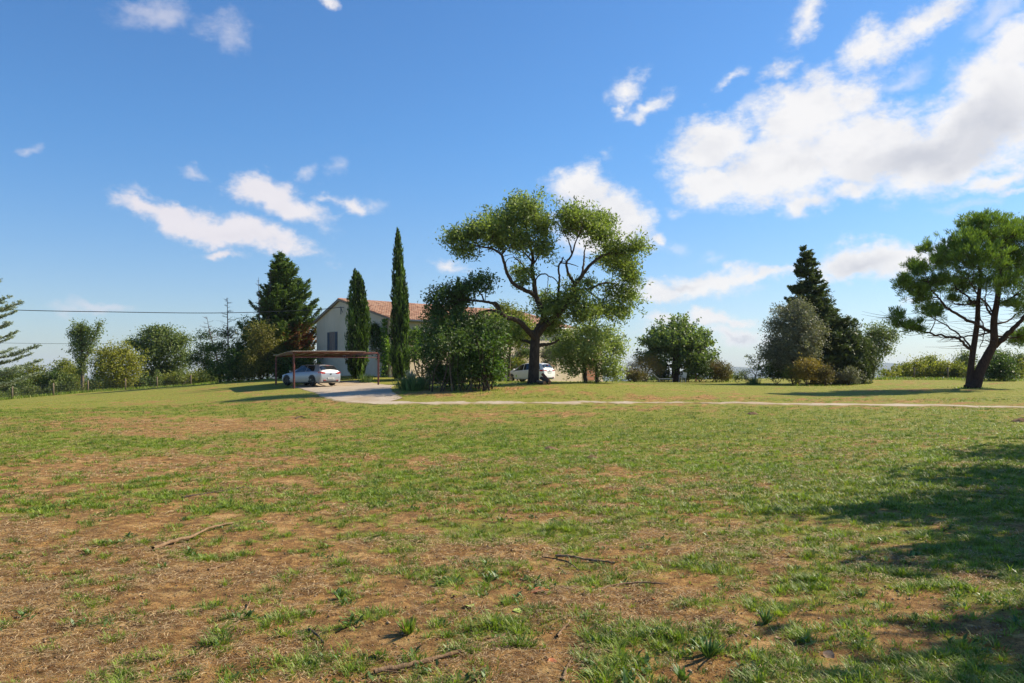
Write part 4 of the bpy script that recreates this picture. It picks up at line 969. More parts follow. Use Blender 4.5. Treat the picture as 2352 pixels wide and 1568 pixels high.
# sprays sticking out of the cypresses are part of neighbouring wisteria shoots
# ------------------------------------------------------------------ conifers with tiers
def conifer(name, label, px, d, top_py, prof, material, seed, group=None, tiers=30, bark=None, droop=-.1, up=.25, per=26, L=.26, W=.07, lean=0, base_py=None, foll=1.0, rust=None, cat='tree', filler=None, density=1.0, start=0.06):
    root = tree_root(name, label, cat, px, d, group); r = np.random.default_rng(seed); loc = np.array(root.location)
    top = P3(px+lean, top_py, d); H = top.z-root.location.z; tb = Tubes(); b0 = Vector(root.location)
    P = catmull([tuple(b0-Vector((0,0,.1))), tuple(b0.lerp(top, .5)), tuple(top)], 8); tb.add(P, np.linspace(.018*H+.05, .02, len(P)), 8)
    Cs, As, Vs, Hs = [], [], [], []
    pf = np.array(prof, float)     # (height fraction, left px, right px)
    for k in range(tiers):
        h = start+(1-start)*(k+.5)/tiers; n = max(3, int(r.integers(6, 10)*(1.15-h*.5)))
        a0 = r.uniform(0, 6.28)
        for b_ in range(n):
            a = a0+6.283*b_/n+r.normal()*.3; hh = min(.995, h+r.normal()*.9/tiers)
            Lf, Rt = np.interp(hh, pf[:, 0], pf[:, 1])*d/F, np.interp(hh, pf[:, 0], pf[:, 2])*d/F
            ca = math.cos(a); rad_ = (Rt if ca > 0 else Lf)*ca*ca+(Lf+Rt)/2*(1-ca*ca)
            rad_ *= r.uniform(.75, 1.17)
            if rad_ < .15: rad_ = .15
            o = b0.lerp(top, hh); m_ = 7; q = np.linspace(0, 1, m_)
            bx = o.x+math.cos(a)*rad_*q; by = o.y+math.sin(a)*rad_*q; dr_ = r.normal()*.16; bz = o.z+rad_*((droop+dr_)*q+up*q*q*q)*1.0+r.normal()*.08
            Pb = np.stack([bx, by, bz], -1); tb.add(Pb, np.linspace(.012+.018*rad_, .006, m_), 4)
            nn = max(4, int(per*rad_*foll*density)); t_ = r.uniform(.12, 1.03, nn)**.8
            cx_ = np.stack([np.interp(t_, q, Pb[:, j]) for j in range(3)], -1)
            sidew = rad_*.22*(1.08-t_)+.06
            perp = np.array([-math.sin(a), math.cos(a), 0]); off = r.normal(size=nn)
            cx_ += perp*(off*sidew)[:, None]; cx_[:, 2] += r.normal(size=nn)*.05+.03-abs(off)*sidew*.12
            A = np.array([math.cos(a), math.sin(a), .25])+perp*(off*.7)[:, None]+r.normal(size=(nn, 3))*.30; A[:, 2] += up*t_*.8
            Cs.append(cx_); As.append(A/np.linalg.norm(A, axis=1)[:, None]); br = r.uniform(0, 1)
            Vs.append(np.clip(.2+.35*br+.25*t_+.35*(r.uniform(0, 1, nn)-.5), 0, 1)); Hs.append(np.full(nn, br*.7)+r.uniform(0, .3, nn))
    if filler:
        fc, fd, fh = fill_blobs(filler, 8.0, seed+500, .5, .3); c_, a_, v_, h_ = clumps(fc, fd, fh, 11, .22, r, .8); Cs.append(c_); As.append(a_); Vs.append(v_*.8); Hs.append(h_)
    C = np.vstack(Cs); Aa = np.vstack(As); va = np.concatenate(Vs); hu = np.concatenate(Hs); n = len(C)
    # three needles sprays per point
    C3 = np.repeat(C, 3, 0)+r.normal(size=(3*n, 3))*.06; A3 = np.repeat(Aa, 3, 0)+r.normal(size=(3*n, 3))*.35; A3 /= np.linalg.norm(A3, axis=1)[:, None]
    Nn = np.tile(np.array([0, 0, 1.0]), (3*n, 1))+r.normal(size=(3*n, 3))*.45
    v3 = np.repeat(va, 3); h3 = np.repeat(hu, 3)
    if rust is not None:
        msk = rust(C3-loc, r)
        leaves('dead_foliage', (C3-loc)[msk], A3[msk], L, W, L_firrust, root, v3[msk], h3[msk], Nn[msk]); C3, A3, Nn, v3, h3 = C3[~msk], A3[~msk], Nn[~msk], v3[~msk], h3[~msk]
    leaves('crown', C3-loc, A3, L*r.uniform(.7, 1.3, len(C3)), W, material, root, v3, h3, Nn)
    o = tb.build('trunk', bark or M_bark_dark, root); o.data.vertices.foreach_set('co', (np.vstack(tb.V)-loc).astype(np.float32).ravel())
    return root
def rust1(q, r): return (((q[:, 0]-2.4)/1.5)**2+((q[:, 2]-3.6)/1.7)**2+r.uniform(0, .9, len(q)) < 1.05) & (r.uniform(0, 1, len(q)) < .75)
conifer('fir_tree', 'tall green fir with rust coloured lower branches left of the house', 646, 76, 583,
        [(0,74,78),(.1,92,80),(.3,84,84),(.45,60,82),(.6,42,70),(.75,27,54),(.88,20,28),(.96,12,16),(1,2,4)], L_fir, 31, tiers=42, droop=.05, up=.35, per=38, L=.34, W=.10, lean=-4, rust=rust1)
# dead topped conifers: bare upper trunk, foliage low down
def dead_top(name, label, px, d, top_py, leafy_py, lean, seed, blobs, material, group, spread=1.0):
    root = tree_root(name, label, 'tree', px, d, group); r = np.random.default_rng(seed); sk = Skel(M_dead)
    b0 = Vector(root.location); top = P3(px+lean, top_py, d); P = sk.limb([tuple(b0), tuple(b0.lerp(top, .4)+Vector((-lean*.006, 0, 0))), tuple(b0.lerp(top, .75)), tuple(top)], .10, .015, 6)
    for k in range(46):
        q = r.uniform(.3, .985); o = b0.lerp(top, q); a = r.uniform(0, 6.28); ln = (.30+2.4*(1-q))*r.uniform(.5, 1.1)*spread
        e = o+Vector((math.cos(a)*ln, math.sin(a)*ln*.7, ln*r.uniform(.05, .35))); m_ = o.lerp(e, .5)+Vector((0, 0, -.05*ln))
        sk.limb([tuple(o), tuple(m_), tuple(e)], .022, .006, 3, n=3)
        for z_ in range(3):
            f_ = r.uniform(.4, .95); s_ = o.lerp(e, f_); sk.limb([tuple(s_), tuple(s_+Vector((r.normal()*.2, r.normal()*.15, r.normal()*.10+.05))*(.6+ln*.4))], .009, .004, 3, n=1)
    grow(root, sk, blobs, material, 5, 14, .26, .24, .08, seed, twigs=.4, hubs=True)
    return root
dead_top('dead_topped_conifer', 'conifer with bare dead spire and dark leafy foot, rising above the utility cable', 525, 74, 683, 800, -3, 41, [PB(540,830,40,40,74,-.6),PB(510,850,36,30,74,.4),PB(560,800,26,30,74,0),PB(500,800,26,14,74,.5),PB(520,765,26,9,74,.8)], L_dark, 'conifers with dead bare tops')
dead_top('dead_topped_conifer', 'leaning half dead conifer at the left of the dead topped group', 505, 77, 727, 830, -30, 42, [PB(480,800,30,14,77,0),PB(455,825,34,16,77,0,1),PB(485,838,36,20,77,0),PB(470,770,18,8,77,0,.6)], L_dark, 'conifers with dead bare tops', 1.2)
dead_top('dead_topped_conifer', 'thin dead spire just left of the green fir', 598, 73.5, 637, 760, -4, 43, [PB(590,780,26,34,73.5,0),PB(575,745,22,16,73.5,0,.8),PB(600,830,30,30,73.5,0)], L_fir, 'conifers with dead bare tops', .7)
dead_top('dead_topped_conifer', 'second thin dead spire close against the green fir', 614, 74.5, 622, 770, 8, 44, [PB(610,770,22,34,74.5,0),PB(615,830,30,34,74.5,0)], L_fir, 'conifers with dead bare tops', .55)
L_olive = leafmat('leaf_olive', (.05, .055, .014), (.17, .155, .035), (.26, .12, .03), .3, .6, .35)
yt = tree_root('young_tree', 'bushy young tree with orange tinted leaves before the green fir', 'tree', 602, 71)
sk = Skel(M_bark); 
for q in ([(600,876),(600,840),(604,800),(600,760)],[(601,876),(612,835),(618,800)],[(600,876),(588,840),(580,810)]): sk.limb(LP(q, 71), .07, .02, 6)
grow(yt, sk, [PB(600,770,30,34,71,0),PB(620,805,30,28,71,.3),PB(582,815,30,28,71,-.4),PB(600,845,40,24,71,-.4),PB(645,840,24,24,71,0),PB(575,855,22,18,71,-.4)], L_olive, 4.6, 13, .25, .22, .09, 45, twigs=.4)
# dark shrubs below the fir
for k, (px, py, rx, ry, d, lb) in enumerate([(548,840,34,36,72,'dark rounded evergreen shrub at the foot of the dead topped conifers'),(668,842,44,30,71,'dark shrub behind the back of the carport'),(705,832,24,30,72.5,'sunlit shrub against the left corner of the house')]):
    s_ = tree_root('evergreen_shrub', lb, 'shrub', px, d, 'shrubs below the fir'); sk = Skel(M_bark); b0 = base(px, d); sk.limb([tuple(b0), tuple(b0+Vector((0,0,.8)))], .06, .03)
    grow(s_, sk, [PB(px,py,rx,ry,d,0),PB(px-rx*.5,py+ry*.4,rx*.6,ry*.5,d,-.3),PB(px+rx*.5,py+ry*.4,rx*.6,ry*.5,d,.2)], L_dark if k < 2 else L_ygreen, 6, 15, .22, .20, .085, 50+k, twigs=.2)

# right hand conifer, holm oak and shrubs
conifer('dark_conifer', 'dark tiered conifer with a pointed top behind the grey oak', 1868, 70, 566,
        [(0,60,112),(.08,80,118),(.2,80,110),(.32,66,100),(.45,56,80),(.55,52,62),(.68,40,44),(.8,30,30),(.9,18,20),(.97,8,12),(1,2,3)], L_cedar, 61, tiers=40, droop=-.05, up=.12, per=34, L=.27, W=.10, lean=-20, density=1.35,
        filler=[PB(1905,760,44,34,70,-.5),PB(1935,800,42,34,70,-.8),PB(1955,835,36,30,70,-.8),PB(1900,820,44,44,70,-.2),PB(1925,855,44,26,70,-1.0),PB(1880,720,32,34,70,.2),PB(1965,790,20,22,70,.4),PB(1985,835,24,34,70,-.2),PB(1978,860,28,18,70,-.8),PB(1915,780,44,50,70,-1.2),PB(1950,820,48,46,70,-1.6),PB(1988,810,20,34,70,-.6),PB(1930,860,50,26,70,-1.8)])
ho = tree_root('holm_oak', 'grey leaved rounded oak in front of the dark conifer', 'tree', 1832, 65)
sk = Skel(M_bark); sk.limb(LP([(1832,886),(1830,850),(1828,810),(1832,770)], 65), .2, .09); sk.limb(LP([(1830,840),(1805,810),(1785,800)], 65, 0, -.5), .1, .04); sk.limb(LP([(1830,830),(1855,800),(1880,780)], 65, 0, .5), .1, .04)
grow(ho, sk, [PB(1820,725,44,36,65,0),PB(1795,755,36,34,65,-.4),PB(1846,750,36,38,65,-.6),PB(1785,800,40,30,65,0),PB(1830,795,50,36,65,-.8),PB(1868,775,26,30,65,-.3),PB(1800,832,36,20,65,0),PB(1855,812,26,24,65,-.3),PB(1838,703,24,16,65,.2),PB(1770,815,22,18,65,0)], L_holm, 7.0, 17, .22, .17, .085, 62, twigs=.35, shell=.55, jitter=1.3)
for k, (px, py, rx, ry, d, mt_, lb) in enumerate([
    (1782,848,30,28,66,L_dark,'dark low bush at the left foot of the grey oak'),
    (1853,848,36,34,62.5,L_tam,'brownish tangled bush in front of the grey oak'),
    (1895,860,20,24,62,L_red,'small russet bush right of the tangled bush'),
    (1948,862,30,22,66,L_holm,'glossy grey green bush under the right skirt of the dark conifer'),
    (1822,858,20,22,63.5,L_ygreen,'small green bush between the dark bush and the tangled bush'),
    (1645,850,36,28,77,L_red,'russet round bush right of the mulberry tree'),
    (1607,850,24,30,76,L_dark,'dark bush beneath the right side of the mulberry'),
    (1575,862,16,16,80,L_dark,'low dark hedge clump behind the mulberry trunk'),
    (1520,860,22,18,79,L_dark,'low dark hedge clump beside the reclining garden chair'),
    (1458,862,26,14,72,L_red,'low pinkish shrub under the pale tree edge'),
    (1668,862,14,14,78,L_ygreen,'small yellow green bush at the right end of the russet bush'),
    (1188,838,30,20,73,L_ygreen,'green shrub behind the front of the white car'),
    (1205,812,16,14,74,L_dark,'dark upright shrub against the house wall above the white car'),
    (1140,860,16,16,67,L_dark,'low dark hedge left of the white car'),
    (1262,815,22,30,73,L_holm,'grey shrub against the wall right of the big trunk')]):
    s_ = tree_root('garden_shrub', lb, 'shrub', px, d, 'garden shrubs'); sk = Skel(M_bark); b0 = base(px, d); r_ = np.random.default_rng(70+k)
    for q in range(5): sk.limb([tuple(b0), tuple(b0+Vector((r_.normal()*.25, r_.normal()*.25, .6))), tuple(b0+Vector((r_.normal()*.6, r_.normal()*.5, 1.1)))], .03, .012, 4)
    bl = [PB(px,py,rx*.8,ry*.85,d,0)]+[PB(px+rx*math.cos(a_)*.55,py+ry*.25-ry*abs(math.sin(a_))*.5,rx*.5,ry*.55,d,math.sin(a_)*rx*.4*d/F) for a_ in (0.2, 1.5, 2.8, 4.2, 5.4)]
    grow(s_, sk, bl, mt_, 6.0, 14, .20, .17, .07, 80+k, twigs=.35, lumpy=.3, hubs=False)
# light deciduous tree right of the conifer
lt = tree_root('leafy_tree', 'loose light green tree between the dark conifer and the pine', 'tree', 2005, 78)
sk = Skel(M_bark); sk.limb(LP([(2003,880),(2008,850),(2015,815),(2025,785)], 78), .12, .05); sk.limb(LP([(2010,840),(2028,810),(2045,785)], 78, 0, .5), .06, .02); sk.limb(LP([(2006,850),(1995,815),(1992,780)], 78), .07, .02)
grow(lt, sk, [PB(2000,775,26,28,78,0),PB(2008,830,18,24,78,0),PB(2018,768,26,26,78,0),PB(2030,765,28,24,78,.3),PB(2050,775,18,16,78,0),PB(2020,795,30,18,78,-.4),PB(1995,810,22,26,78,0),PB(2035,810,14,16,78,0)], L_oak, 4.6, 11, .26, .22, .09, 100, twigs=.7, lumpy=.3, jitter=1.3)
# saplings
for k, (px, d, pts, bl, lb) in enumerate([
    (1733,70,[[(1733,884),(1736,862),(1742,842),(1745,822)],[(1736,862),(1725,850)],[(1740,850),(1752,840)]],[(1742,845,20,9),(1748,825,12,7),(1728,832,12,6),(1722,820,8,5),(1750,860,12,6)],'thin sapling with flat twig layers in the gap before the far hills'),
    (1727,71,[[(1727,883),(1718,870),(1708,862)]],[(1705,860,18,13),(1692,868,12,8)],'crooked low sapling leaning left beside the thin sapling')]):
    s_ = tree_root('sapling', lb, 'tree', px, d, 'saplings on the lawn'); sk = Skel(M_bark_dark)
    for q in pts: sk.limb(LP(q, d), .045, .015, 5)
    grow(s_, sk, [PB(x, y, a, b, d, 0) for x, y, a, b in bl], L_oak, 8, 9, .13, .14, .07, 110+k, twigs=.8)
# mulberry with upright shoots
mu = tree_root('mulberry', 'round bright green mulberry with upright shoots and short dark trunk', 'tree', 1553, 78)
sk = Skel(M_bark_dark); sk.limb(LP([(1553,880),(1552,855),(1553,832),(1555,818)], 78), .42, .34, 10); r_ = np.random.default_rng(120)
for k in range(10):
    a = 6.28*k/10; sk.limb([tuple(P3(1554,824,78)), tuple(P3(1554+22*math.cos(a),806,78+1.0*math.sin(a))), tuple(P3(1556+48*math.cos(a),796,78+2.1*math.sin(a)))], .16, .05, 6)
Cs, As, Hs = [], [], []; hub, _ = sk.all(); rr0 = np.array(mu.location)
for k in range(230):
    a = r_.uniform(0, 6.28); f_ = math.sqrt(r_.uniform(0, 1)); x0 = 1556+58*f_*math.cos(a); y0 = 806-6*(1-f_); z0_ = 78+2.4*f_*math.sin(a)
    out = f_*.9; tilt = r_.normal()*.12; ln = (76-30*f_**1.6)*r_.uniform(.75, 1.12)
    tip = (x0+ln*(math.cos(a)*out*.75+tilt), y0-ln*(1-.62*f_*f_), z0_+ln*.042*math.sin(a)*out*.75)
    Pp = np.array([P3(x0, y0, z0_), P3((x0+tip[0])/2, (y0+tip[1])/2-3, (z0_+tip[2])/2), P3(*tip)]); Q = catmull(Pp, 5); sk.t.add(Q, np.linspace(.025, .006, len(Q)), 3)
    m_ = int(ln*.9); t_ = r_.uniform(.0, 1.02, m_); q = np.linspace(0, 1, len(Q)); c = np.stack([np.interp(t_, q, Q[:, j]) for j in range(3)], -1)+r_.normal(size=(m_, 3))*.13
    Cs.append(c); As.append(unit(m_, r_)+np.array([0, 0, -.25])); Hs.append(np.clip(t_*.45+r_.uniform(0, .5, m_), 0, 1))
for k in range(130):   # drooping skirt
    a = r_.uniform(0, 6.28); f_ = r_.uniform(.55, 1.05); c0 = np.array(P3(1556+86*f_*math.cos(a), 816+r_.uniform(-14, 14), 78+3.3*f_*math.sin(a)))
    Cs.append(c0+r_.normal(size=(26, 3))*.24); As.append(unit(26, r_)); Hs.append(r_.uniform(0, .6, 26)); sk.twig(c0, .03, .008, 3)
for k in range(60):   # lowest hanging shoots
    a = r_.uniform(0, 6.28); f_ = r_.uniform(.35, .95); c0 = np.array(P3(1556+84*f_*math.cos(a), 838+r_.uniform(-8, 8), 78+3.3*f_*math.sin(a)))
    Cs.append(c0+r_.normal(size=(22, 3))*.22); As.append(unit(22, r_)); Hs.append(r_.uniform(0, .6, 22)); sk.twig(c0, .03, .008, 3)
C = np.vstack(Cs); A = np.vstack(As); A /= np.linalg.norm(A, axis=1)[:, None]; H = np.concatenate(Hs)
leaves('crown', C-rr0, A, .25*r_.uniform(.7, 1.3, len(C)), .17, L_mul, mu, H, H)
o = sk.t.build('trunk', M_bark_dark, mu); o.data.vertices.foreach_set('co', (np.vstack(sk.t.V)-rr0).astype(np.float32).ravel())
# tamarisk
ta_ = tree_root('tamarisk', 'feathery orange yellow tamarisk left of the mulberry', 'tree', 1480, 75)
sk = Skel(M_bark_light)
for q in ([(1480,880),(1478,858),(1472,838),(1462,822)],[(1481,880),(1487,855),(1498,838),(1504,818)],[(1480,880),(1468,862),(1452,850)],[(1482,880),(1492,862),(1510,852)],[(1480,880),(1482,850),(1482,822)]): sk.limb(LP(q, 75, 0, .5), .07, .02, 6)
grow(ta_, sk, [PB(1470,828,22,16,75,0),PB(1490,826,22,14,75,.3),PB(1452,842,20,14,75,0),PB(1508,838,18,14,75,0),PB(1480,845,34,16,75,-.3),PB(1446,856,14,10,75,0),PB(1512,852,12,10,75,0)], L_tam, 6.5, 18, .20, .20, .028, 130, twigs=.9, jitter=.7)
# yellow green tree standing behind the limb of the big tree, near the wall
yg = tree_root('courtyard_tree', 'yellow green rounded tree close to the house wall behind the big limb', 'tree', 1168, 67)
sk = Skel(M_bark); sk.limb(LP([(1168,876),(1170,830),(1172,780),(1170,740)], 67), .14, .06)
grow(yg, sk, [PB(1160,712,26,24,67,0),PB(1180,738,38,28,67,0),PB(1150,758,36,26,67,0),PB(1205,758,34,26,67,0),PB(1178,785,40,20,67,0),PB(1140,735,22,24,67,0)], L_ygreen, 5.5, 13, .25, .23, .09, 131, twigs=.4)
yg = tree_root('courtyard_tree', 'dark tree filling the gap between the thicket and the big trunk', 'tree', 1100, 60)
sk = Skel(M_bark); sk.limb(LP([(1100,880),(1103,830),(1105,780),(1100,740)], 60), .12, .05)
grow(yg, sk, [PB(1120,735,34,22,60,0),PB(1095,760,34,24,60,0),PB(1135,765,28,24,60,0),PB(1120,790,30,20,60,0)], L_ash, 5, 13, .25, .22, .085, 132, twigs=.4)

# ------------------------------------------------------------------ umbrella pine
pi_ = tree_root('umbrella_pine', 'wide umbrella pine with two leaning trunks on the right of the lawn', 'tree', 2232, 48)
DP = 48.0; sk = Skel(M_bark_pine)
sk.limb(LP([(2225,893),(2229,860),(2233,820),(2244,745),(2247,690),(2252,640),(2248,590)], DP, 0, .6), .23, .07, 10)
sk.limb(LP([(2240,890),(2252,850),(2272,810),(2283,785),(2283,736),(2292,680),(2297,610),(2300,560)], DP, 0, -.5), .32, .09, 10)
sk.limb(LP([(2222,893),(2234,884),(2250,868)], DP-.1), .30, .2, 9)
for q, z1_, r0 in ([(2284,795),(2310,770),(2345,735),(2385,690),(2420,650)],-1.5,.2),([(2276,762),(2231,739),(2180,710),(2150,678),(2136,657),(2120,622)],-1.8,.10),([(2231,805),(2215,790),(2199,777),(2150,768),(2104,758),(2075,742),(2050,726)],-1.2,.09), \
    ([(2236,800),(2200,765),(2150,735),(2110,715)],1.6,.06),([(2247,700),(2220,680),(2190,650),(2165,600)],1.5,.07),([(2283,730),(2268,710),(2262,690),(2266,660)],-1,.08),([(2284,745),(2320,735),(2360,700)],2,.07),([(2290,700),(2330,680),(2370,640)],-2,.07),([(2246,720),(2262,760),(2250,800)],.5,.04), \
    ([(2286,770),(2330,775),(2372,765)],1.5,.06),([(2282,760),(2240,770),(2180,775),(2130,770)],2.2,.05),([(2246,690),(2215,700),(2170,690)],-2.2,.05),([(2284,720),(2250,680),(2225,640)],-2.4,.06):
    sk.limb(LP(q, DP, 0, z1_), r0, .02, 6, wob=.03)
r_ = np.random.default_rng(140)
for k in range(210):   # bare lower twigs
    P_, rr_ = sk.all(); ok = (P_[:, 2] > 3.2) & (P_[:, 2] < 7.6); ii = r_.choice(np.where(ok)[0]); o_ = P_[ii]; dx = np.sign(o_[0]-31+r_.normal()*1.2); e = o_+np.array([dx*r_.uniform(.4, 1.9), r_.normal()*.8, r_.uniform(-.25, .55)])
    sk.t.add(catmull([o_, (o_+e)/2+r_.normal(size=3)*.08+np.array([0,0,-.06]), e], 3), np.linspace(.016, .005, 7), 3)
blobs = [PB(2270,530,70,36,DP,0,2.2),PB(2340,530,60,36,DP,.5,2.2),PB(2200,555,50,40,DP,-.6,1.8),PB(2240,590,70,45,DP,-1.8,1.6),PB(2310,590,70,50,DP,1.6,1.8),PB(2165,590,35,40,DP,.8,1.5),PB(2150,640,40,26,DP,-.8,1.3),PB(2110,610,26,22,DP,-1.5,1.0),PB(2080,635,28,22,DP,-1.4,1.0),
         PB(2110,660,34,24,DP,-1.2,1.1),PB(2210,645,44,26,DP,1.8,1.4),PB(2370,600,60,60,DP,0,2.2),PB(2390,680,50,40,DP,-1,1.6),PB(2060,718,20,14,DP,-1.2,.8),PB(2095,740,36,13,DP,-1.2,.9),PB(2140,700,30,16,DP,.8,1.0),PB(2300,640,50,24,DP,-2.0,1.4),PB(2250,500,50,18,DP,.4,1.8),PB(2380,520,50,30,DP,.4,2),PB(2345,770,34,20,DP,1.5,1.1),PB(2400,750,50,24,DP,0,1.4)]
blobs = [((c[0], c[1], c[2]-.28), q) for c, q in blobs]+[PB(x, y, a, b, DP, z, dd) for x, y, a, b, z, dd in [(2070,655,16,11,-1.4,.5),(2095,610,16,14,-.8,.6),(2125,575,18,14,.2,.7),(2120,690,22,10,-1,.6),(2150,725,26,9,-1.4,.6),(2060,745,18,8,-1.2,.5),(2110,760,22,7,-1,.5),(2190,690,24,9,1.4,.6),(2330,700,30,12,-1.5,.8),(2230,700,18,7,1.6,.5)]]
C, Dd, H = fill_blobs(blobs, 7.6, 141, .7, .30); 
for (c, rad_) in sorted(blobs, key=lambda b: b[0][2]): sk.twig(c, .08, .02, 5, keep=True)
for i in r_.permutation(len(C))[:int(len(C)*.05)]: sk.twig(C[i]*.8+.2*C.mean(0), .05, .012, 4, keep=True)
for i in r_.permutation(len(C))[:int(len(C)*.6)]: sk.twig(C[i], .03, .008, 3)
n = len(C); per = 34; ax_ = np.repeat(Dd*.5+np.array([0, 0, .75]), per, 0)+unit(n*per, r_)*.62; ax_ /= np.linalg.norm(ax_, axis=1)[:, None]
c = np.repeat(C, per, 0)+ax_*r_.uniform(.05, .30, (n*per, 1))+r_.normal(size=(n*per, 3))*.05
vv = np.repeat(r_.uniform(0, 1, n), per)*.5+r_.uniform(0, .35, n*per)+.15*np.clip((c[:, 2]-6)/5, 0, 1)
loc = np.array(pi_.location); leaves('crown', c-loc, ax_, .22, .035, L_pine, pi_, vv, np.repeat(H, per)*.6+r_.uniform(0, .4, n*per))
o = sk.t.build('trunk', M_bark_pine, pi_); o.data.vertices.foreach_set('co', (np.vstack(sk.t.V)-loc).astype(np.float32).ravel())

# ------------------------------------------------------------------ left background
def simple_tree(name, label, px, d, trunks, blobs, material, seed, dens=4.4, per=13, L=.24, W=.1, sig=.27, cat='tree', group=None, bark=None, tw=.4, lumpy=.28, jit=1.2):
    s_ = tree_root(name, label, cat, px, d, group); sk = Skel(bark or M_bark)
    for q, r0, r1 in trunks: sk.limb(LP(q, d), r0, r1, 6)
    return grow(s_, sk, [PB(x, y, a, b, d, z) for x, y, a, b, z in blobs], material, dens, per, sig, L, W, seed, twigs=tw, lumpy=lumpy, jitter=jit)
G1 = 'trees beyond the left fence'
simple_tree('poplar', 'tall narrow poplar with a side shoot beyond the left fence', 190, 84, [([(190,900),(189,860),(188,800),(183,750)],.2,.05),([(192,830),(205,800),(222,760),(230,742)],.08,.02)],
    [(180,755,14,18,0),(178,785,16,22,0),(194,775,16,26,.5),(190,805,20,26,0),(188,832,16,20,0),(212,785,11,14,0),(222,765,9,12,0),(230,747,6,9,0),(196,760,10,16,0),(172,770,8,14,0),(188,852,12,12,0)], L_oak, 201, 5, 14, .22, .11, .24, group=G1, bark=M_bark_light)
simple_tree('yellowing_tree', 'broad yellow green tree right of the poplar beyond the left fence', 268, 82, [([(262,895),(258,870),(250,840),(245,815)],.1,.03),([(263,895),(275,865),(290,835)],.1,.03),([(262,895),(265,850),(268,815)],.1,.03)],
    [(262,815,34,24,0),(235,835,26,26,0),(295,830,28,28,0),(262,848,44,26,-.8),(308,850,18,20,0),(225,862,18,16,0),(280,870,34,14,-.4),(238,812,16,14,0),(285,803,18,14,.3)], L_yellow, 202, 4.6, 13, .22, .10, group=G1)
simple_tree('oak_tree', 'dark green oak right of the yellowing tree beyond the left fence', 368, 90, [([(368,900),(367,860),(364,820),(362,780)],.22,.07),([(366,850),(345,815),(330,800)],.1,.03),([(366,845),(392,815),(410,800)],.1,.03)],
    [(355,765,28,20,0),(380,768,26,20,0),(340,790,34,24,0),(372,800,42,30,-1),(408,790,26,26,0),(418,820,22,22,0),(345,830,34,24,0),(395,845,38,22,0),(355,862,44,18,0),(310,790,18,10,0),(296,785,10,6,0),(420,775,10,12,0)], L_oak, 203, 4.4, 13, .26, .12, .3, group=G1)
for k, (px, py, rx, ry, d, mt_, lb, nm) in enumerate([
    (20,876,42,30,84,L_oak,'green bush at the far left edge below the blue cedar','wild_bush'),
    (75,868,34,30,86,L_ygreen,'leafy bush between the cedar branches and the pale young tree','wild_bush'),
    (147,850,24,24,88,L_ygreen,'pale yellow green young tree left of the poplar','young_tree'),
    (118,880,36,26,85,L_dark,'dark bush behind the second fence post','wild_bush'),
    (165,872,28,28,86,L_ygreen,'rounded bush at the left foot of the poplar','wild_bush'),
    (212,888,18,12,83,L_ygreen,'low bush between poplar and yellowing tree','wild_bush'),
    (330,880,34,14,84,L_dark,'low dark bush under the oak near the fence','wild_bush'),
    (400,872,34,16,86,L_ygreen,'low light bush under the right of the oak','wild_bush'),
    (450,866,30,16,88,L_ygreen,'low light bush right of the corner fence post','wild_bush'),
    (480,864,26,14,86,L_ygreen,'bush beside the leaning half dead conifer','wild_bush'),
    (262,888,30,10,84,L_dark,'low scrub at the foot of the yellowing tree','wild_bush')]):
    simple_tree(nm, lb, px, d, [([(px,py+ry+8),(px,py)],.06,.03)], [(px,py,rx,ry,0),(px-rx*.5,py+4,rx*.6,ry*.7,.6),(px+rx*.5,py+5,rx*.6,ry*.7,-.5),(px+rx*.2,py-ry*.55,rx*.5,ry*.5,0)], mt_, 210+k, 4.6, 13, .22, .10, group=G1)
# far tree belts that read as a mass, left and right
def belt(name, label, pts, seed, material, h0, h1, step, nl=420, ls=1.0, jit=4):
    r = np.random.default_rng(seed); Cs = []
    P = np.array(pts, float)
    L_ = np.cumsum(np.r_[0, np.hypot(*np.diff(P, axis=0).T)]); n = int(L_[-1]/step)
    for s in np.linspace(0, L_[-1], n):
        x = np.interp(s, L_, P[:, 0])+r.normal()*jit*.5; y = np.interp(s, L_, P[:, 1])+r.normal()*jit; h = r.uniform(h0, h1)
        z = g1(x, y); m_ = nl; D = unit(m_, r); rr = r.uniform(.3, 1, (m_, 1))**.5; w_ = step*.8*r.uniform(.7, 1.2)
        Cs.append(np.array([x, y, z+h*.5])+D*np.array([w_, w_, h*.5])*rr)
    C = np.vstack(Cs); A = unit(len(C), r)
    o = leaves(name, C, A, ls, ls*.5, material, None, r.uniform(0, 1, len(C)), r.uniform(0, 1, len(C))); tag(o, label, 'woods', kind='stuff'); return o
belt('distant_woods', 'dark line of distant woods on the plain below the hill', [(-330,420),(-200,430),(-90,420),(40,430),(160,420),(330,400)], 230, L_dark, 9, 15, 7)
belt('valley_scrub', 'scrub on the slope that falls away behind the garden', [(-75,108),(-45,118),(-20,125),(10,125),(40,122),(62,112),(85,100)], 231, L_oak, 3.2, 4.6, 2.6)

lf = [tuple(base(px, d+2.2))[:2] for px, d in [(-120,72),(28,74),(123,76),(202,78),(288,80),(361,82),(438,84),(520,82)]]
belt('hedge_undergrowth', 'tangled bramble and scrub behind the left wire fence', lf, 232, L_oak, .8, 2.3, .8, 260, .20, 1.1)
lf = [tuple(base(px, d+3))[:2] for px, d in [(2030,80),(2110,80),(2190,79),(2270,76),(2400,76)]]
belt('hedge_undergrowth', 'tangled yellowing scrub behind the dark posts on the right', lf, 233, L_ygreen, .8, 2.4, .7, 260, .20, 1.0)
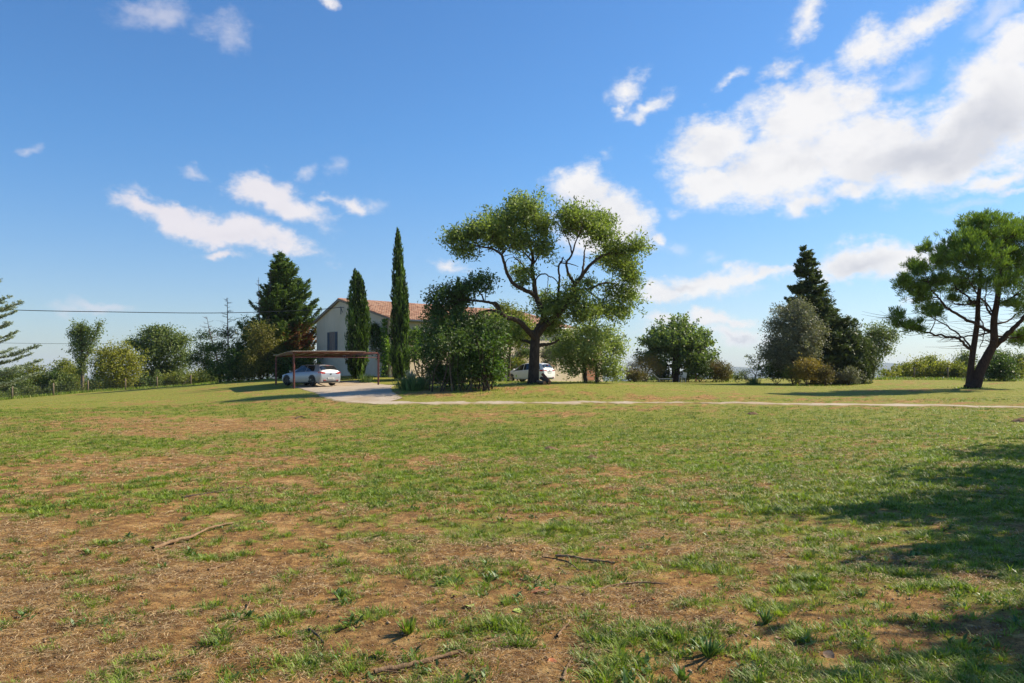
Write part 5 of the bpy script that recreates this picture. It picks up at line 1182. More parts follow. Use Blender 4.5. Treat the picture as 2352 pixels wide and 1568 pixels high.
# blue cedar at the left edge
bc = tree_root('blue_cedar', 'blue grey cedar reaching tiered branches in from the left edge', 'tree', -52, 50)
sk = Skel(M_bark); sk.limb(LP([(-52,925),(-50,800),(-48,640),(-46,560)], 50), .3, .05, 8); r_ = np.random.default_rng(240); Cs = []; As = []; Ns = []
tips = [(-5,640,-.5),(22,681,-.5),(50,692,-1),(35,715,.8),(18,740,-.6),(40,760,.4),(25,775,1.2),(85,793,-.4),(70,812,.8),(92,826,-.3),(85,856,-.6),(60,868,.8),(45,842,-1.2),(20,705,1.5),(30,800,1.6),(-90,660,0),(-130,720,0),(-150,780,0),(-120,700,1),(-160,830,0),(-60,720,-2.6),(-50,780,-3),(-40,840,-3),(-70,780,2.5),(-30,660,2)]
for (px, py, dz) in tips:
    e = np.array(P3(px, py, 50+dz)); s0 = np.array(P3(-50, py+14+abs(px+50)*.14, 50)); m_ = (s0+e)/2+np.array([0, 0, -.12*abs(e[0]-s0[0])*.5])
    Q = sk.limb([tuple(s0), tuple(m_), tuple(e)], .05, .012, 5); ln = np.linalg.norm(e-s0); dv = (e-s0)/ln; pv = np.array([-dv[1], dv[0], 0]); 
    nb = int(ln*16); q = np.linspace(0, 1, len(Q))
    for b_ in range(nb):
        t_ = r_.uniform(.12, 1.0); o_ = np.array([np.interp(t_, q, Q[:, j]) for j in range(3)]); sd = r_.choice([-1, 1]); bl = (.25+.62*(1-t_)**.6*min(1, ln*.5))*r_.uniform(.5, 1.1)
        e2 = o_+dv*bl*.6+pv*sd*bl*.85+np.array([0, 0, .10*bl]); sk.t.add([o_, (o_+e2)/2, e2], [.010, .007, .004], 3); m2 = int(bl*36)+4; tt_ = r_.uniform(0, 1.05, m2)[:, None]
        Cs.append(o_*(1-tt_)+e2*tt_+r_.normal(size=(m2, 3))*.035); As.append(np.tile(dv*.5+pv*sd*.4, (m2, 1))+r_.normal(size=(m2, 3))*.6)
C = np.vstack(Cs); A = np.vstack(As); A /= np.linalg.norm(A, axis=1)[:, None]; loc = np.array(bc.location)
leaves('crown', C-loc, A, .13, .045, L_bluecedar, bc, r_.uniform(0, 1, len(C))*.5+.5*vnoise(C[:, 0]*3, C[:, 2]*3, 4), r_.uniform(0, 1, len(C)))
o = sk.t.build('trunk', M_bark, bc); o.data.vertices.foreach_set('co', (np.vstack(sk.t.V)-loc).astype(np.float32).ravel())

# ------------------------------------------------------------------ right background
G2 = 'young trees beyond the lawn on the right'
for k, (px, py, rx, ry, d, mt_, lb) in enumerate([
    (2048,868,18,14,86,L_yellow,'small yellow bush just right of the dark conifer'),
    (2075,850,14,16,92,L_dark,'dark narrow bush in front of the blue hills'),
    (2105,852,22,22,84,L_yellow,'yellow green bush left of the first dark post'),
    (2135,846,26,28,86,L_ygreen,'tallest leafy bush left of the umbrella pine trunk'),
    (2170,855,22,24,83,L_yellow,'bright yellow bush behind the second dark post'),
    (2198,858,18,22,82,L_ygreen,'green bush immediately left of the umbrella pine trunk'),
    (2215,835,20,26,88,L_oak,'darker tree seen between the pine trunks'),
    (2290,850,34,34,72,L_dark,'dark shaded bush right of the umbrella pine trunk'),
    (2325,868,26,18,80,L_yellow,'yellow bush at the right edge behind the dark shaded bush'),
    (2345,840,30,26,90,L_oak,'green tree at the right edge behind the pine branches'),
    (2300,830,26,22,92,L_oak,'green tree behind the right leaning pine trunk'),
    (2020,872,14,8,88,L_yellow,'low yellow bush on the mound behind the dark conifer'),
    (1700,872,10,6,100,L_ygreen,'tiny far bush in the gap left of the sapling')]):
    simple_tree('young_tree', lb, px, d, [([(px,py+ry+6),(px,py)],.05,.02)], [(px,py,rx*1.05,ry*1.05,0),(px-rx*.6,py+5,rx*.65,ry*.7,.6),(px+rx*.6,py+5,rx*.65,ry*.7,-.5),(px+rx*.1,py-ry*.5,rx*.6,ry*.65,0)], mt_, 250+k, 6, 13, .20, .10, group=G2)
# two oaks beyond the right edge of the picture that shade the near grass
def shade_tree(label, x, y, zt, rad_, seed, blobs):
    s_ = empty('oak_tree', (x, y, g1(x, y))); tag(s_, label, 'tree', 'oaks outside the picture'); sk = Skel(M_bark); sk.limb([(x, y, 0), (x+.1, y, 2), (x, y+.1, zt*.6)], .25, .1)
    grow(s_, sk, blobs, L_oak, 4.6, 14, .26, .28, .15, seed, twigs=.1)
def SH(x, y, rx, ry, h=6.0):   # crown clump that stands sunwards of the ground point x, y
    k = h/math.tan(SUN_EL); return ((x+sh.x*k, y+sh.y*k, h), (rx, ry, .8))
shade_tree('spreading oak standing beyond the right edge, nearer the camera', 12.6, 8.6, 7, 3, 300, [SH(7.2,10.4,2.2,1.3), SH(5.2,7.4,2.0,.5,5.2), SH(4.3,4.5,2.1,1.2), SH(6.2,6.2,1.5,1.0), SH(6.4,8.5,2.0,.9), SH(8.6,12.6,2.0,1.5), SH(9.4,9.0,2.6,2.0), SH(8.4,5.4,2.2,1.6), SH(4.6,9.6,.9,.45,5)])
shade_tree('spreading oak standing beyond the right edge, farther from the camera', 16.9, 16.6, 8, 3, 301, [SH(11.3,15.4,2.4,2.0), SH(13.5,16.5,2.6,2.6,7), SH(9.2,12.4,2.2,1.4), SH(12.5,12.2,2.2,2.2)])
#@@SMALL
# ------------------------------------------------------------------ fences
M_post = barkmat('post_wood', (.15, .115, .08), (.30, .24, .17)); M_wire = simple('wire', (.16, .17, .16), .5, .6)
def fence(name, label, posts, h, wires=6, mesh_on=True):
    b0 = base(*posts[0]); f = empty(name, tuple(b0)); tag(f, label, 'fence'); tops = []
    for i, (px, d) in enumerate(posts):
        p = base(px, d)-b0; mb = MB(); ln = .02*math.sin(i*2.3); mb.cyl(p-Vector((0,0,.2)), p+Vector((ln, 0, h)), .075, .065, 8); mb.build('post', M_post, f, True); tops.append(p)
    if wires:
        mb = MB()
        for a, b in zip(tops[:-1], tops[1:]):
            for k in range(wires): z = Vector((0, 0, .12+(h-.2)*k/(wires-1))); mb.bar(a+z, b+z, .008)
            L_ = (b-a).length; n = int(L_/.3)
            for k in range(1, n): q = a.lerp(b, k/n); mb.bar(q+Vector((0,0,.12)), q+Vector((0,0,h-.08)), .005)
        mb.build('wire', M_wire, f)
    return f, tops, b0
f, tops, b0 = fence('fence', 'wire fence on rough wooden posts along the left edge of the field', [(-70,70),(28,72),(123,74),(202,76),(288,78),(361,80),(438,82)], 1.12)
mb = MB(); mb.bar(tops[-1]+Vector((-.05, 0, .8)), tops[-1]+Vector((-.75, -.4, .05)), .07); mb.build('brace', M_post, f)
fence('fence', 'short run of dark posts before the yellow bushes on the right', [(2100,79),(2177,78),(2330,78)], 1.15, 3)
# ------------------------------------------------------------------ cables
def cable(name, label, pts, r):
    o = empty(name, pts[0]); tag(o, label, 'cable'); tb = Tubes(); P = catmull([tuple(Vector(p)-Vector(pts[0])) for p in pts], 14); tb.add(P, np.full(len(P), r), 5); tb.build('wire', M_blk, o); return o
pl = P3(-320, 694, 62)
cable('utility_cable', 'black twisted cable running from the left to the house gable', [tuple(pl), tuple(P3(0,710.5,64)), tuple(P3(250,716,66)), tuple(P3(500,718.5,68)), tuple(P3(700,712.5,70)), tuple(BR)], .03)
cable('utility_cable', 'thin lower cable passing behind the poplar and oak', [tuple(P3(-300,781,150)), tuple(P3(150,789,150)), tuple(P3(420,782,150)), tuple(P3(640,770,150))], .03)
def pole(label, p, h):
    o = empty('utility_pole', (p.x, p.y, g1(p.x, p.y))); tag(o, label, 'pole', 'utility poles'); mb = MB(); mb.cyl((0,0,-.3), (0,0,h), .15, .11, 10); mb.build('post', M_post, o, True); mb = MB(); mb.box((0,0,h-.3), (1.4,.1,.1)); mb.build('crossarm', M_post, o)
for lb, p in (('wooden pole outside the left edge that carries the house cable', pl), ('wooden pole outside the left edge carrying the thin far cable', P3(-300,781,150)), ('wooden pole hidden behind the fir group', P3(640,770,150))): pole(lb, p, p.z-g1(p.x, p.y)+.2)

# ------------------------------------------------------------------ dry stone wall, agave, iris
sw = tree_root('stone_wall', 'low dark dry stone wall half hidden left of the thicket', 'wall', 960, 47); r_ = np.random.default_rng(310); mb = MB(); b0 = Vector(sw.location)
wa, wb = base(958, 48), base(1062, 48.4)
for row in range(7):
    x = 0.15*row if row > 2 else 0.0; Lw = (wb-wa).length
    while x < Lw:
        wd = r_.uniform(.22, .5); p = wa.lerp(wb, min(1, (x+wd/2)/Lw)); ang = math.atan2((wb-wa).y, (wb-wa).x)+r_.normal()*.03
        mb.box(p-b0+Vector((0, r_.normal()*.03, .09+row*.165)), (wd-.015, .42+r_.normal()*.04, .155), ang); x += wd
mb.build('stones', M_stone, sw, bevel=.02)
def blades(name, label, px, d, n, L, W, spread, material, seed, cat, upb=.6, thick=False):
    o = tree_root(name, label, cat, px, d); r = np.random.default_rng(seed); V = []; Fs = []; va = []; b = 0
    for i in range(n):
        a = r.uniform(0, 6.28); out = r.uniform(.15, 1)*upb; ln = L*r.uniform(.6, 1.1); o0 = np.array([math.cos(a), math.sin(a), 0])*r.uniform(0, spread); dirh = np.array([math.cos(a), math.sin(a), 0]); sd = np.array([-math.sin(a), math.cos(a), 0])
        for k, t_ in enumerate((0, .35, .7, 1)):
            c = o0+dirh*ln*out*t_+np.array([0, 0, ln*(t_*(1-.35*out*t_))]); wv_ = W*(.8, 1, .62, .04)[k]*.5
            V += [c+sd*wv_, c-dirh*W*.18*(k < 3)-np.array([0,0,.0]), c-sd*wv_]; va += [r.uniform(0, 1)]*3
        for k in range(3):
            for m_ in range(2): Fs.append((b+k*3+m_, b+k*3+m_+1, b+k*3+m_+4, b+k*3+m_+3))
        b += 12
    mesh('leaf_rosette', V, np.array(Fs), material, o, True, attrs={'var': np.array(va), 'hue': np.array(va)}); return o
blades('agave', 'spiky blue grey agave between the tallest cypress and the stone wall', 944, 58, 34, 1.15, .16, .12, L_agave, 311, 'plant', .55)
blades('agave', 'small pale agave at the right foot of the tallest cypress', 929, 59, 22, .6, .10, .08, L_agave, 312, 'plant', .7)
for k, (px, d, lb) in enumerate([(932,41,'strappy green clump at the edge of the gravel drive, nearest the agave'),(948,40,'strappy green clump in front of the stone wall'),(965,41.5,'strappy green clump at the left end of the dark thicket'),(842,60,'bright strappy clump at the foot of the double topped cypress'),(1210+520,68,'low tuft of grass leaves beside the thin sapling')]):
    blades('iris_clump', lb, px, d, 150, .75, .035, .55, L_iris, 320+k, 'plant', .5)
# ------------------------------------------------------------------ garden furniture by the mulberry
M_alu = simple('pale_frame', (.45, .46, .45), .5, .2); M_canvas = simple('canvas', (.36, .38, .36), .9); M_dw = simple('dark_beam', (.05, .035, .03), .8); M_redp = simple('red_paint', (.38, .05, .03), .5); M_plw = simple('white_plastic', (.7, .7, .7), .4)
p = base(1519, 73.0); lg = empty('sun_lounger', tuple(p), R(4)); tag(lg, 'pale reclining garden chair on the grass left of the mulberry trunk', 'lounger')
mb = MB(); mb.box((.35, 0, .32), (1.25, .58, .05)); mb.build('seat', M_canvas, lg, bevel=.01)
mb = MB(); mb.bar((-.28, 0, .32), (-.95, 0, .85), .58, .05); mb.build('backrest', M_canvas, lg)
mb = MB()
for s_ in (-1, 1): mb.bar((-.3, s_*.31, .30), (1.0, s_*.31, .30), .035); mb.bar((-.28, s_*.31, .30), (-.98, s_*.31, .86), .035)
mb.build('frame', M_alu, lg)
for x in (-.25, .9):
    for s_ in (-1, 1): mb = MB(); mb.bar((x, s_*.31, .3), (x+.03, s_*.31, 0), .03); mb.build('leg', M_alu, lg)
p = base(1567, 75.0); ch = empty('garden_chair', tuple(p), R(200)); tag(ch, 'white plastic garden chair right of the mulberry trunk', 'chair')
mb = MB(); mb.box((0, 0, .42), (.45, .45, .04)); mb.build('seat', M_plw, ch, bevel=.01)
mb = MB(); mb.bar((-.21, 0, .45), (-.30, 0, .92), .42, .03); mb.build('backrest', M_plw, ch)
for x in (-.19, .19):
    for s_ in (-1, 1): mb = MB(); mb.bar((x, s_*.19, .41), (x*1.15, s_*.21, 0), .04); mb.build('leg', M_plw, ch)
for s_ in (-1, 1): mb = MB(); mb.bar((-.25, s_*.22, .64), (.2, s_*.22, .62), .04, .03); mb.bar((.2, s_*.22, .62), (.2, s_*.21, .42), .03); mb.build('armrest', M_plw, ch)
p = base(1562, 81.5); gz_ = empty('garden_shelter', tuple(p), R(3)); tag(gz_, 'flat dark garden shelter with red painted uprights behind the mulberry', 'shelter'); s_ = 81.5/F
xL, xR = (1516-1562)*s_, (1598-1562)*s_; zt = EYE+(HZ-839)*s_-p.z
mb = MB(); mb.box(((xL+xR)/2, 0, zt), (xR-xL, 2.4, .12)); mb.build('roof', M_dw, gz_, bevel=.02)
for k, x in enumerate((xL+1.1, xL+.2)):
    for y in (-1.05, 1.05): mb = MB(); mb.bar((x, y, -.1), (x, y, zt-.06), .08); mb.build('post', M_dw, gz_)
for x in ((1543-1562)*s_, (1575-1562)*s_, (1592-1562)*s_):
    mb = MB(); mb.bar((x, -1.1, -.1), (x, -1.1, zt-.06), .09); mb.bar((x, -1.1, zt-.07), (x+.25, -1.1, zt-.45), .12, .05); mb.build('red_post', M_redp, gz_)
# folded parasol / reed roll standing by the wall behind the white car
# tan awning behind white car
M_tan = simple('tan_cloth', (.30, .20, .10), .9)
p = base(1252, 73.2); aw = empty('parasol', tuple(p)); tag(aw, 'tan garden parasol open behind the white car', 'parasol'); n_ = 12; zt = EYE+(HZ-829)*73.2/F-p.z
mb = MB(); ring = [(math.cos(6.283*i/n_)*1.0, math.sin(6.283*i/n_)*.8, zt-.42-.05*(i % 2)) for i in range(n_)]; mb.add(ring+[(0, 0, zt)], [(i, (i+1) % n_, n_) for i in range(n_)]); o = mb.build('canopy', M_tan, aw); md = o.modifiers.new('s', 'SOLIDIFY'); md.thickness = .01
mb = MB(); mb.cyl((0,0,0), (0,0,zt), .025, n=8); mb.build('pole', M_alu, aw); mb = MB(); mb.cyl((0,0,0), (0,0,.08), .25, n=16); mb.build('base', M_stone, aw)

# ------------------------------------------------------------------ sticks, leaves, molehills
def stick(label, pts, r0, r1, material=M_stick, name='fallen_stick', twigs=2, seed=0):
    P = [onground(*q) for q in pts]; r = np.random.default_rng(seed+900); o0 = P[0]; o = empty(name, tuple(o0)); tag(o, label, 'stick', 'sticks lying on the ground')
    Q = catmull([tuple(p-o0+Vector((0, 0, r0*.75+abs(r.normal())*.008))) for p in P], 8); Q[1:-1] += r.normal(size=Q[1:-1].shape)*r0*.15
    tb = Tubes(); rr = np.linspace(r0, r1, len(Q))*(1+.12*r.normal(size=len(Q))); tb.add(Q, rr, 8)
    for k in range(twigs):
        i = r.integers(1, len(Q)-1); d_ = Q[i]-Q[i-1]; d_ /= np.linalg.norm(d_); s_ = r.choice([-1, 1]); e = Q[i]+(d_*.7+np.array([-d_[1], d_[0], .15])*s_*.6)*r.uniform(.04, .16); tb.add([Q[i], (Q[i]+e)/2, e], [r1*.7, r1*.5, r1*.3], 4)
    tb.build('wood', material, o); return o
stick('long bent grey brown stick on bare soil left of centre', [(352,1264),(400,1246),(440,1236),(480,1218),(538,1204)], .018, .010, seed=1)
stick('thin stick running upwards in the lower left corner area', [(455,1507),(500,1482),(540,1440),(560,1415),(575,1382)], .010, .005, seed=2)
stick('longest thick stick lying at the bottom centre', [(860,1548),(950,1532),(1040,1508),(1100,1490),(1160,1466)], .016, .008, seed=3)
stick('curved brown stick right of centre near the orange leaf', [(1338,1371),(1372,1357),(1420,1346),(1470,1342),(1535,1345)], .010, .006, seed=4)
stick('short pale stick right of the long bottom stick', [(1280,1467),(1293,1448),(1310,1430),(1329,1412)], .008, .005, seed=5)
stick('short whitish chip of wood left of centre', [(478,1313),(495,1307),(512,1302)], .010, .008, twigs=0, seed=6)
stick('stick pointing up from the bottom edge, right of the longest stick', [(1294,1566),(1300,1545),(1313,1518)], .009, .005, seed=7)
stick('slim stick crossing the sandy patch at the bottom', [(1092,1567),(1115,1540),(1132,1512),(1141,1496)], .006, .004, seed=8)
stick('dark straight stick far left in the patchy grass', [(418,1145),(460,1138),(510,1130),(560,1121)], .014, .008, M_bark_dark, seed=9)
stick('dark bark covered piece of branch half sunk in the grass', [(1276,1279),(1310,1284),(1350,1288),(1413,1296)], .014, .010, M_stick, seed=10)
stick('small twig on the bare ground at lower left', [(710,1450),(725,1462),(742,1478)], .009, .006, M_bark, seed=11)
stick('thin twig between the tufts right of centre', [(1245,1282),(1300,1295),(1330,1312)], .005, .004, M_bark_dark, seed=12)
stick('thin pale stick near the bottom right of centre', [(1330,1545),(1380,1540),(1430,1541)], .006, .004, seed=13)
stick('dark sliver of branch on the upper left grass', [(678,962),(690,958),(702,962)], .02, .012, M_bark, twigs=0, seed=14)
def fleaf(label, px, py, size, material, seed, rz=None):
    p = onground(px, py); r = np.random.default_rng(seed); o0 = p; V = []; Fs = []; m_ = 9
    for i in range(m_):
        t_ = i/(m_-1); w_ = math.sin(math.pi*t_**.85)**.8*.36; V += [(t_-.5, w_, .10*math.sin(t_*3)+.12*w_), (t_-.5, 0, .10*math.sin(t_*3)), (t_-.5, -w_, .10*math.sin(t_*3)+.2*w_)]
    for i in range(m_-1):
        for k in (0, 1): Fs.append((i*3+k, i*3+k+1, i*3+k+4, i*3+k+3))
    o = mesh('fallen_leaf', np.array(V)*size, Fs, material, None, True); o.location = (p.x, p.y, p.z+.012); o.rotation_euler = (r.normal()*.25, r.normal()*.2, r.uniform(0, 6.28) if rz is None else rz); tag(o, label, 'leaf', 'leaves lying on the ground')
M_lo = simple('leaf_orange', (.42, .12, .03), .7, 0, .3, 30); M_lb = simple('leaf_tan', (.40, .24, .13), .7, 0, .3, 30); M_ly = simple('leaf_lime', (.35, .42, .07), .5, 0, .2, 30)
for k, (lb, px, py, s_, mt_) in enumerate([('large orange leaf in a tuft right of centre',1243,1363,.16,M_lo),('small orange leaf by the curved brown stick',1366,1354,.06,M_lo),('lime green leaf left of its row at the bottom centre',1079,1397,.10,M_ly),('lime green leaf below the leftmost lime one',1094,1413,.09,M_ly),('yellowish leaf in the middle of the lime row',1117,1408,.08,M_ly),
    ('lime green leaf at the right end of the row',1190,1409,.08,M_ly),('single lime leaf beside the longest stick',1184,1464,.07,M_ly),('dry pinkish leaf above the rosette weed bottom right',1619,1483,.09,M_lb),('tan dry leaf on the shaded ground at the bottom right',1903,1510,.08,M_lb),('orange curled leaf left of the bottom edge stick',1268,1525,.07,M_lo),
    ('dry tan leaf left of the big tuft at the bottom',862,1510,.06,M_lb),('rust leaf near the thin stick at lower left',640,1445,.05,M_lo),('folded tan leaf in the lower right middle',1790,1470,.07,M_lb),('pale tan leaf right of the long bent stick',590,1290,.06,M_lb),('rust leaf between the curved stick and the orange leaf',1505,1380,.06,M_lo)]):
    fleaf(lb, px, py, s_, mt_, k)
M_mole, tt = mat('mole_soil'); g = tt.add('ShaderNodeTexCoord').outputs['Object']; n = tt.noise(g, 9, 5, .7); pbr(tt, tt.mix(n, (.12, .07, .035), (.26, .15, .075)), 1, 0, n, 1, .03)
for k, (lb, px, py, s_) in enumerate([('dark molehill on the right before the path',1728,951,.24),('molehill on the upper middle grass',1263,1032,.20),('molehill just right of the upper middle one',1360,1052,.16),('small molehill at the right edge of the field',2345,968,.30)]):
    p = onground(px, py); r = np.random.default_rng(k+950); V = []; NA, NR = 28, 9
    for i in range(NR):
        rr = i/(NR-1)
        for j in range(NA): a = 6.283*j/NA; hh = (1-rr**2)*.30*(1+.35*r.normal()*.5)-.06*rr; V.append((math.cos(a)*rr*(1+.1*r.normal()), math.sin(a)*rr*(1+.1*r.normal()), hh))
    Fs = [(i*NA+j, (i+1)*NA+j, (i+1)*NA+(j+1) % NA, i*NA+(j+1) % NA) for i in range(NR-1) for j in range(NA)]
    o = mesh('molehill', np.array(V)*s_, Fs, M_mole, None, True); o.location = tuple(p); tag(o, lb, 'molehill', 'molehills')

# ------------------------------------------------------------------ grass, straw, weeds (nobody could count them)
def blade_mesh(name, B, Dh, Ln, Wd, lean, var, hue, material, segs):
    """B base points, Dh horizontal direction, Ln length, Wd width, lean 0..1"""
    n = len(B); Dh3 = np.stack([np.cos(Dh), np.sin(Dh), np.zeros(n)], -1); Sd = np.stack([-np.sin(Dh), np.cos(Dh), np.zeros(n)], -1)
    up = np.array([0, 0, 1.0])
    def at(t): return B+Dh3*(Ln*lean*(t**1.6))[:, None]+up*(Ln*(t*(1-.45*lean*t))*np.sqrt(np.clip(1-.5*lean*lean, .1, 1)))[:, None]
    W_ = Wd[:, None]/2
    if segs == 1:
        V = np.stack([B+Sd*W_, B-Sd*W_, at(np.ones(n))], 1); Fc = np.arange(3*n).reshape(n, 3); k = 3
    else:
        m1, m2 = at(np.full(n, .5)), at(np.ones(n))
        V = np.stack([B+Sd*W_*.8, B-Sd*W_*.8, m1-Sd*W_, m1+Sd*W_, m2], 1); b = (np.arange(n)*5)[:, None]
        Fc = np.concatenate([b+np.array([[0,1,2]]), b+np.array([[0,2,3]]), b+np.array([[3,2,4]])], 0); k = 5
    return mesh(name, V.reshape(-1, 3), Fc, material, None, attrs={'var': np.repeat(np.clip(var, 0, 1), k), 'hue': np.repeat(np.clip(hue, 0, 1), k)})
def nearz(x, y):
    nw = 1-sstep(np.hypot(x, y), 14, 30)
    return gz(x, y)+nw*((fbm(x*2.2, y*2.2, 3, 40)-.5)*.07+(fbm(x*11, y*11, 2, 50)-.5)*.025)
r_ = np.random.default_rng(400)
def scatter(d0, d1, n, tmax=.70):
    """random ground points between two distances, denser near the camera"""
    u = r_.uniform(0, 1, n); y = d0*(d1/d0)**u; x = r_.uniform(-tmax, tmax, n)*y; return x, y
def not_gravel(x, y):
    ok = ~((x > -5.6) & (np.abs(y-(34.6-.045*np.maximum(x, 0)*1.6)) < 1.25+.25*np.sin(x*1.3)))
    py = HZ-(gz(x, y)-EYE)*F/y; px = 1176+x*F/y
    inside = (px > 690) & (px < 912) & (py > 877) & (py < 927) & (py < 893+(px-690)*.30) & ~((px > 880) & (py > 892) & (py < 918))
    return ok & ~inside
def tufts(name, label, d0, d1, n, blades_, hmin, hmax, wmin, wmax, rad0, rad1, segs, thr, colshift=0.0):
    x, y = scatter(d0, d1, n); g = greenness(x, y); keep = (r_.uniform(0, 1, n) < sstep(g, thr-.32, thr+.38)) & not_gravel(x, y); x, y, g = x[keep], y[keep], g[keep]
    m_ = len(x); size = np.clip(r_.lognormal(0, .45, m_), .45, 2.4)*np.clip(.55+.5*(g-thr), .5, 1.15)
    nb = np.maximum(3, (blades_*size*r_.uniform(.6, 1.2, m_)).astype(int)); idx = np.repeat(np.arange(m_), nb); N = len(idx)
    ang = r_.uniform(0, 6.283, N); rr = np.abs(r_.normal(size=N))*np.interp(size[idx], [.4, 2], [rad0, rad1]); bx = x[idx]+np.cos(ang)*rr; by = y[idx]+np.sin(ang)*rr
    lean = np.clip(.35+.6*r_.uniform(0, 1, N)+rr*2.0, 0, 1.0); Dh = ang+r_.normal(size=N)*.7
    Ln = np.interp(size[idx], [.4, 2.2], [hmin, hmax])*r_.uniform(.5, 1.15, N); Wd = r_.uniform(wmin, wmax, N)
    tone = r_.uniform(0, 1, m_)[idx]; var = .0+.65*tone+.35*r_.uniform(0, 1, N)+colshift; yel = fbm(bx/5, by/5, 3, 77)
    hue = r_.uniform(0, 1, N)*.75+(r_.uniform(0, 1, m_)[idx])*.25+(yel-.5)*.5
    B = np.stack([bx, by, nearz(bx, by)-.004], -1)
    return tag(blade_mesh(name, B, Dh, Ln, Wd, lean, var, hue, L_grass, segs), label, 'grass', kind='stuff')
tufts('near_grass', 'scattered tufts of coarse grass on bare sandy soil nearest the camera', 3.6, 9.5, 7200, 42, .045, .13, .0032, .0066, .016, .080, 2, .40)
tufts('coarse_grass', 'large leafy tufts standing out near the camera', 3.7, 12, 620, 90, .07, .17, .0040, .0075, .03, .11, 2, .50)
tufts('middle_grass', 'patchy green tufts across the middle of the field', 9.5, 20, 15000, 28, .05, .14, .006, .012, .03, .13, 2, .42)
tufts('far_grass', 'grass of the field up to the gravel path', 20, 38, 17000, 18, .06, .15, .010, .022, .06, .20, 1, .46, -.12)
tufts('lawn', 'short lawn between the gravel path and the house', 36, 85, 15000, 8, .03, .07, .02, .045, .12, .35, 1, .30, .12)
# fine short growth and stubble everywhere
x, y = scatter(3.6, 34, 260000); k_ = not_gravel(x, y); x, y = x[k_], y[k_]; g = greenness(x, y)
keep = r_.uniform(0, 1, len(x)) < np.clip(.25+g*.9, .12, 1); x, y, g = x[keep], y[keep], g[keep]; N = len(x); sc_ = np.clip(y/8, .55, 3)
B = np.stack([x, y, nearz(x, y)-.003], -1)
tag(blade_mesh('short_grass', B, r_.uniform(0, 6.283, N), r_.uniform(.012, .045, N)*np.clip(sc_, .8, 1.5), .0030*sc_*r_.uniform(.7, 1.4, N), r_.uniform(.4, 1, N), r_.uniform(.1, .9, N), np.clip(r_.uniform(.1, 1.15, N)-.35*(g-.4), 0, 1), L_grass, 1), 'fine short grass growing through the dry thatch', 'grass', kind='stuff')
# flat straw litter
x, y = scatter(3.6, 26, 230000); g = greenness(x, y); dr = .6*fbm(x/1.1, y/1.1, 3, 91)+.4*fbm(x/.22, y/.22, 2, 92)+.20*np.exp(-(((x+3.2)/2.2)**2+((y-4.8)/2)**2)); keep = (dr > .52+.05*r_.normal(size=len(x))) & (g < .85); x, y = x[keep], y[keep]; N = len(x)
sc_ = np.clip(y/6, .7, 3); a = r_.uniform(0, 6.283, N); A = np.stack([np.cos(a), np.sin(a), r_.normal(size=N)*.16], -1); A /= np.linalg.norm(A, axis=1)[:, None]
Nn = np.tile(np.array([0, 0, 1.0]), (N, 1))+r_.normal(size=(N, 3))*.3
tag(leaves('straw', np.stack([x, y, nearz(x, y)+.008+np.abs(r_.normal(size=N))*.005], -1), A, r_.uniform(.02, .095, N)*np.clip(sc_, .8, 1.6), .0042*sc_, L_straw, None, r_.uniform(0, 1, N), r_.uniform(0, 1, N), Nn), 'dry straw and dead grass blades littering the soil', 'straw', kind='stuff')
# pebbles and crumbs of soil
x, y = scatter(3.6, 12, 16000); N = len(x); s_ = np.abs(r_.normal(size=N))*.004+.0022; z = nearz(x, y)+s_*.4
oct_ = np.array([[1,0,0],[0,1,0],[-1,0,0],[0,-1,0],[0,0,.7],[0,0,-.7]], float); fo = np.array([[0,1,4],[1,2,4],[2,3,4],[3,0,4],[1,0,5],[2,1,5],[3,2,5],[0,3,5]])
Vp = np.stack([x, y, z], -1)[:, None, :]+oct_[None]*s_[:, None, None]*r_.uniform(.7, 1.4, (N, 6, 1)); Fp = (np.arange(N)*6)[:, None, None]+fo[None]
m, t = mat('pebble'); a = t.add('ShaderNodeAttribute', attribute_name='var').outputs['Fac']; pbr(t, t.mix(a, (.14, .07, .03), (.50, .34, .2)), .9); M_peb = m
tag(mesh('pebbles', Vp.reshape(-1, 3), Fp.reshape(-1, 3), M_peb, attrs={'var': np.repeat(r_.uniform(0, 1, N)**1.5, 6)}), 'small pebbles and crumbs of earth on the soil', 'pebbles', kind='stuff')
# rank grass along fences and under shrubs
r_ = np.random.default_rng(410); Bs = []
fp = np.array([[p.x, p.y] for p in [base(px, d) for px, d in [(-70,70),(28,72),(123,74),(202,76),(288,78),(361,80),(438,82),(500,80)]]])
q = r_.uniform(0, len(fp)-1.001, 5200); i0 = q.astype(int); Bs.append(fp[i0]*(1-(q-i0))[:, None]+fp[i0+1]*(q-i0)[:, None]+r_.normal(size=(5200, 2))*np.array([.4, .7])+np.array([0, .6]))
fp = np.array([[p.x, p.y] for p in [base(px, d) for px, d in [(2010,78),(2060,78),(2110,77),(2177,76),(2260,74),(2380,72)]]])
q = r_.uniform(0, len(fp)-1.001, 2600); i0 = q.astype(int); Bs.append(fp[i0]*(1-(q-i0))[:, None]+fp[i0+1]*(q-i0)[:, None]+r_.normal(size=(2600, 2))*np.array([.4, .8]))
for o in list(scene.objects):
    if o.get('category') in ('shrub', 'tree') and 30 < o.location.y < 80:
        w_ = 1.3 if o['category'] == 'shrub' else .8; Bs.append(np.array([o.location.x, o.location.y])+r_.normal(size=(150, 2))*w_*.6)
Bp = np.vstack(Bs); N = len(Bp); Bw = np.stack([Bp[:, 0], Bp[:, 1], gz(Bp[:, 0], Bp[:, 1])-.01], -1)
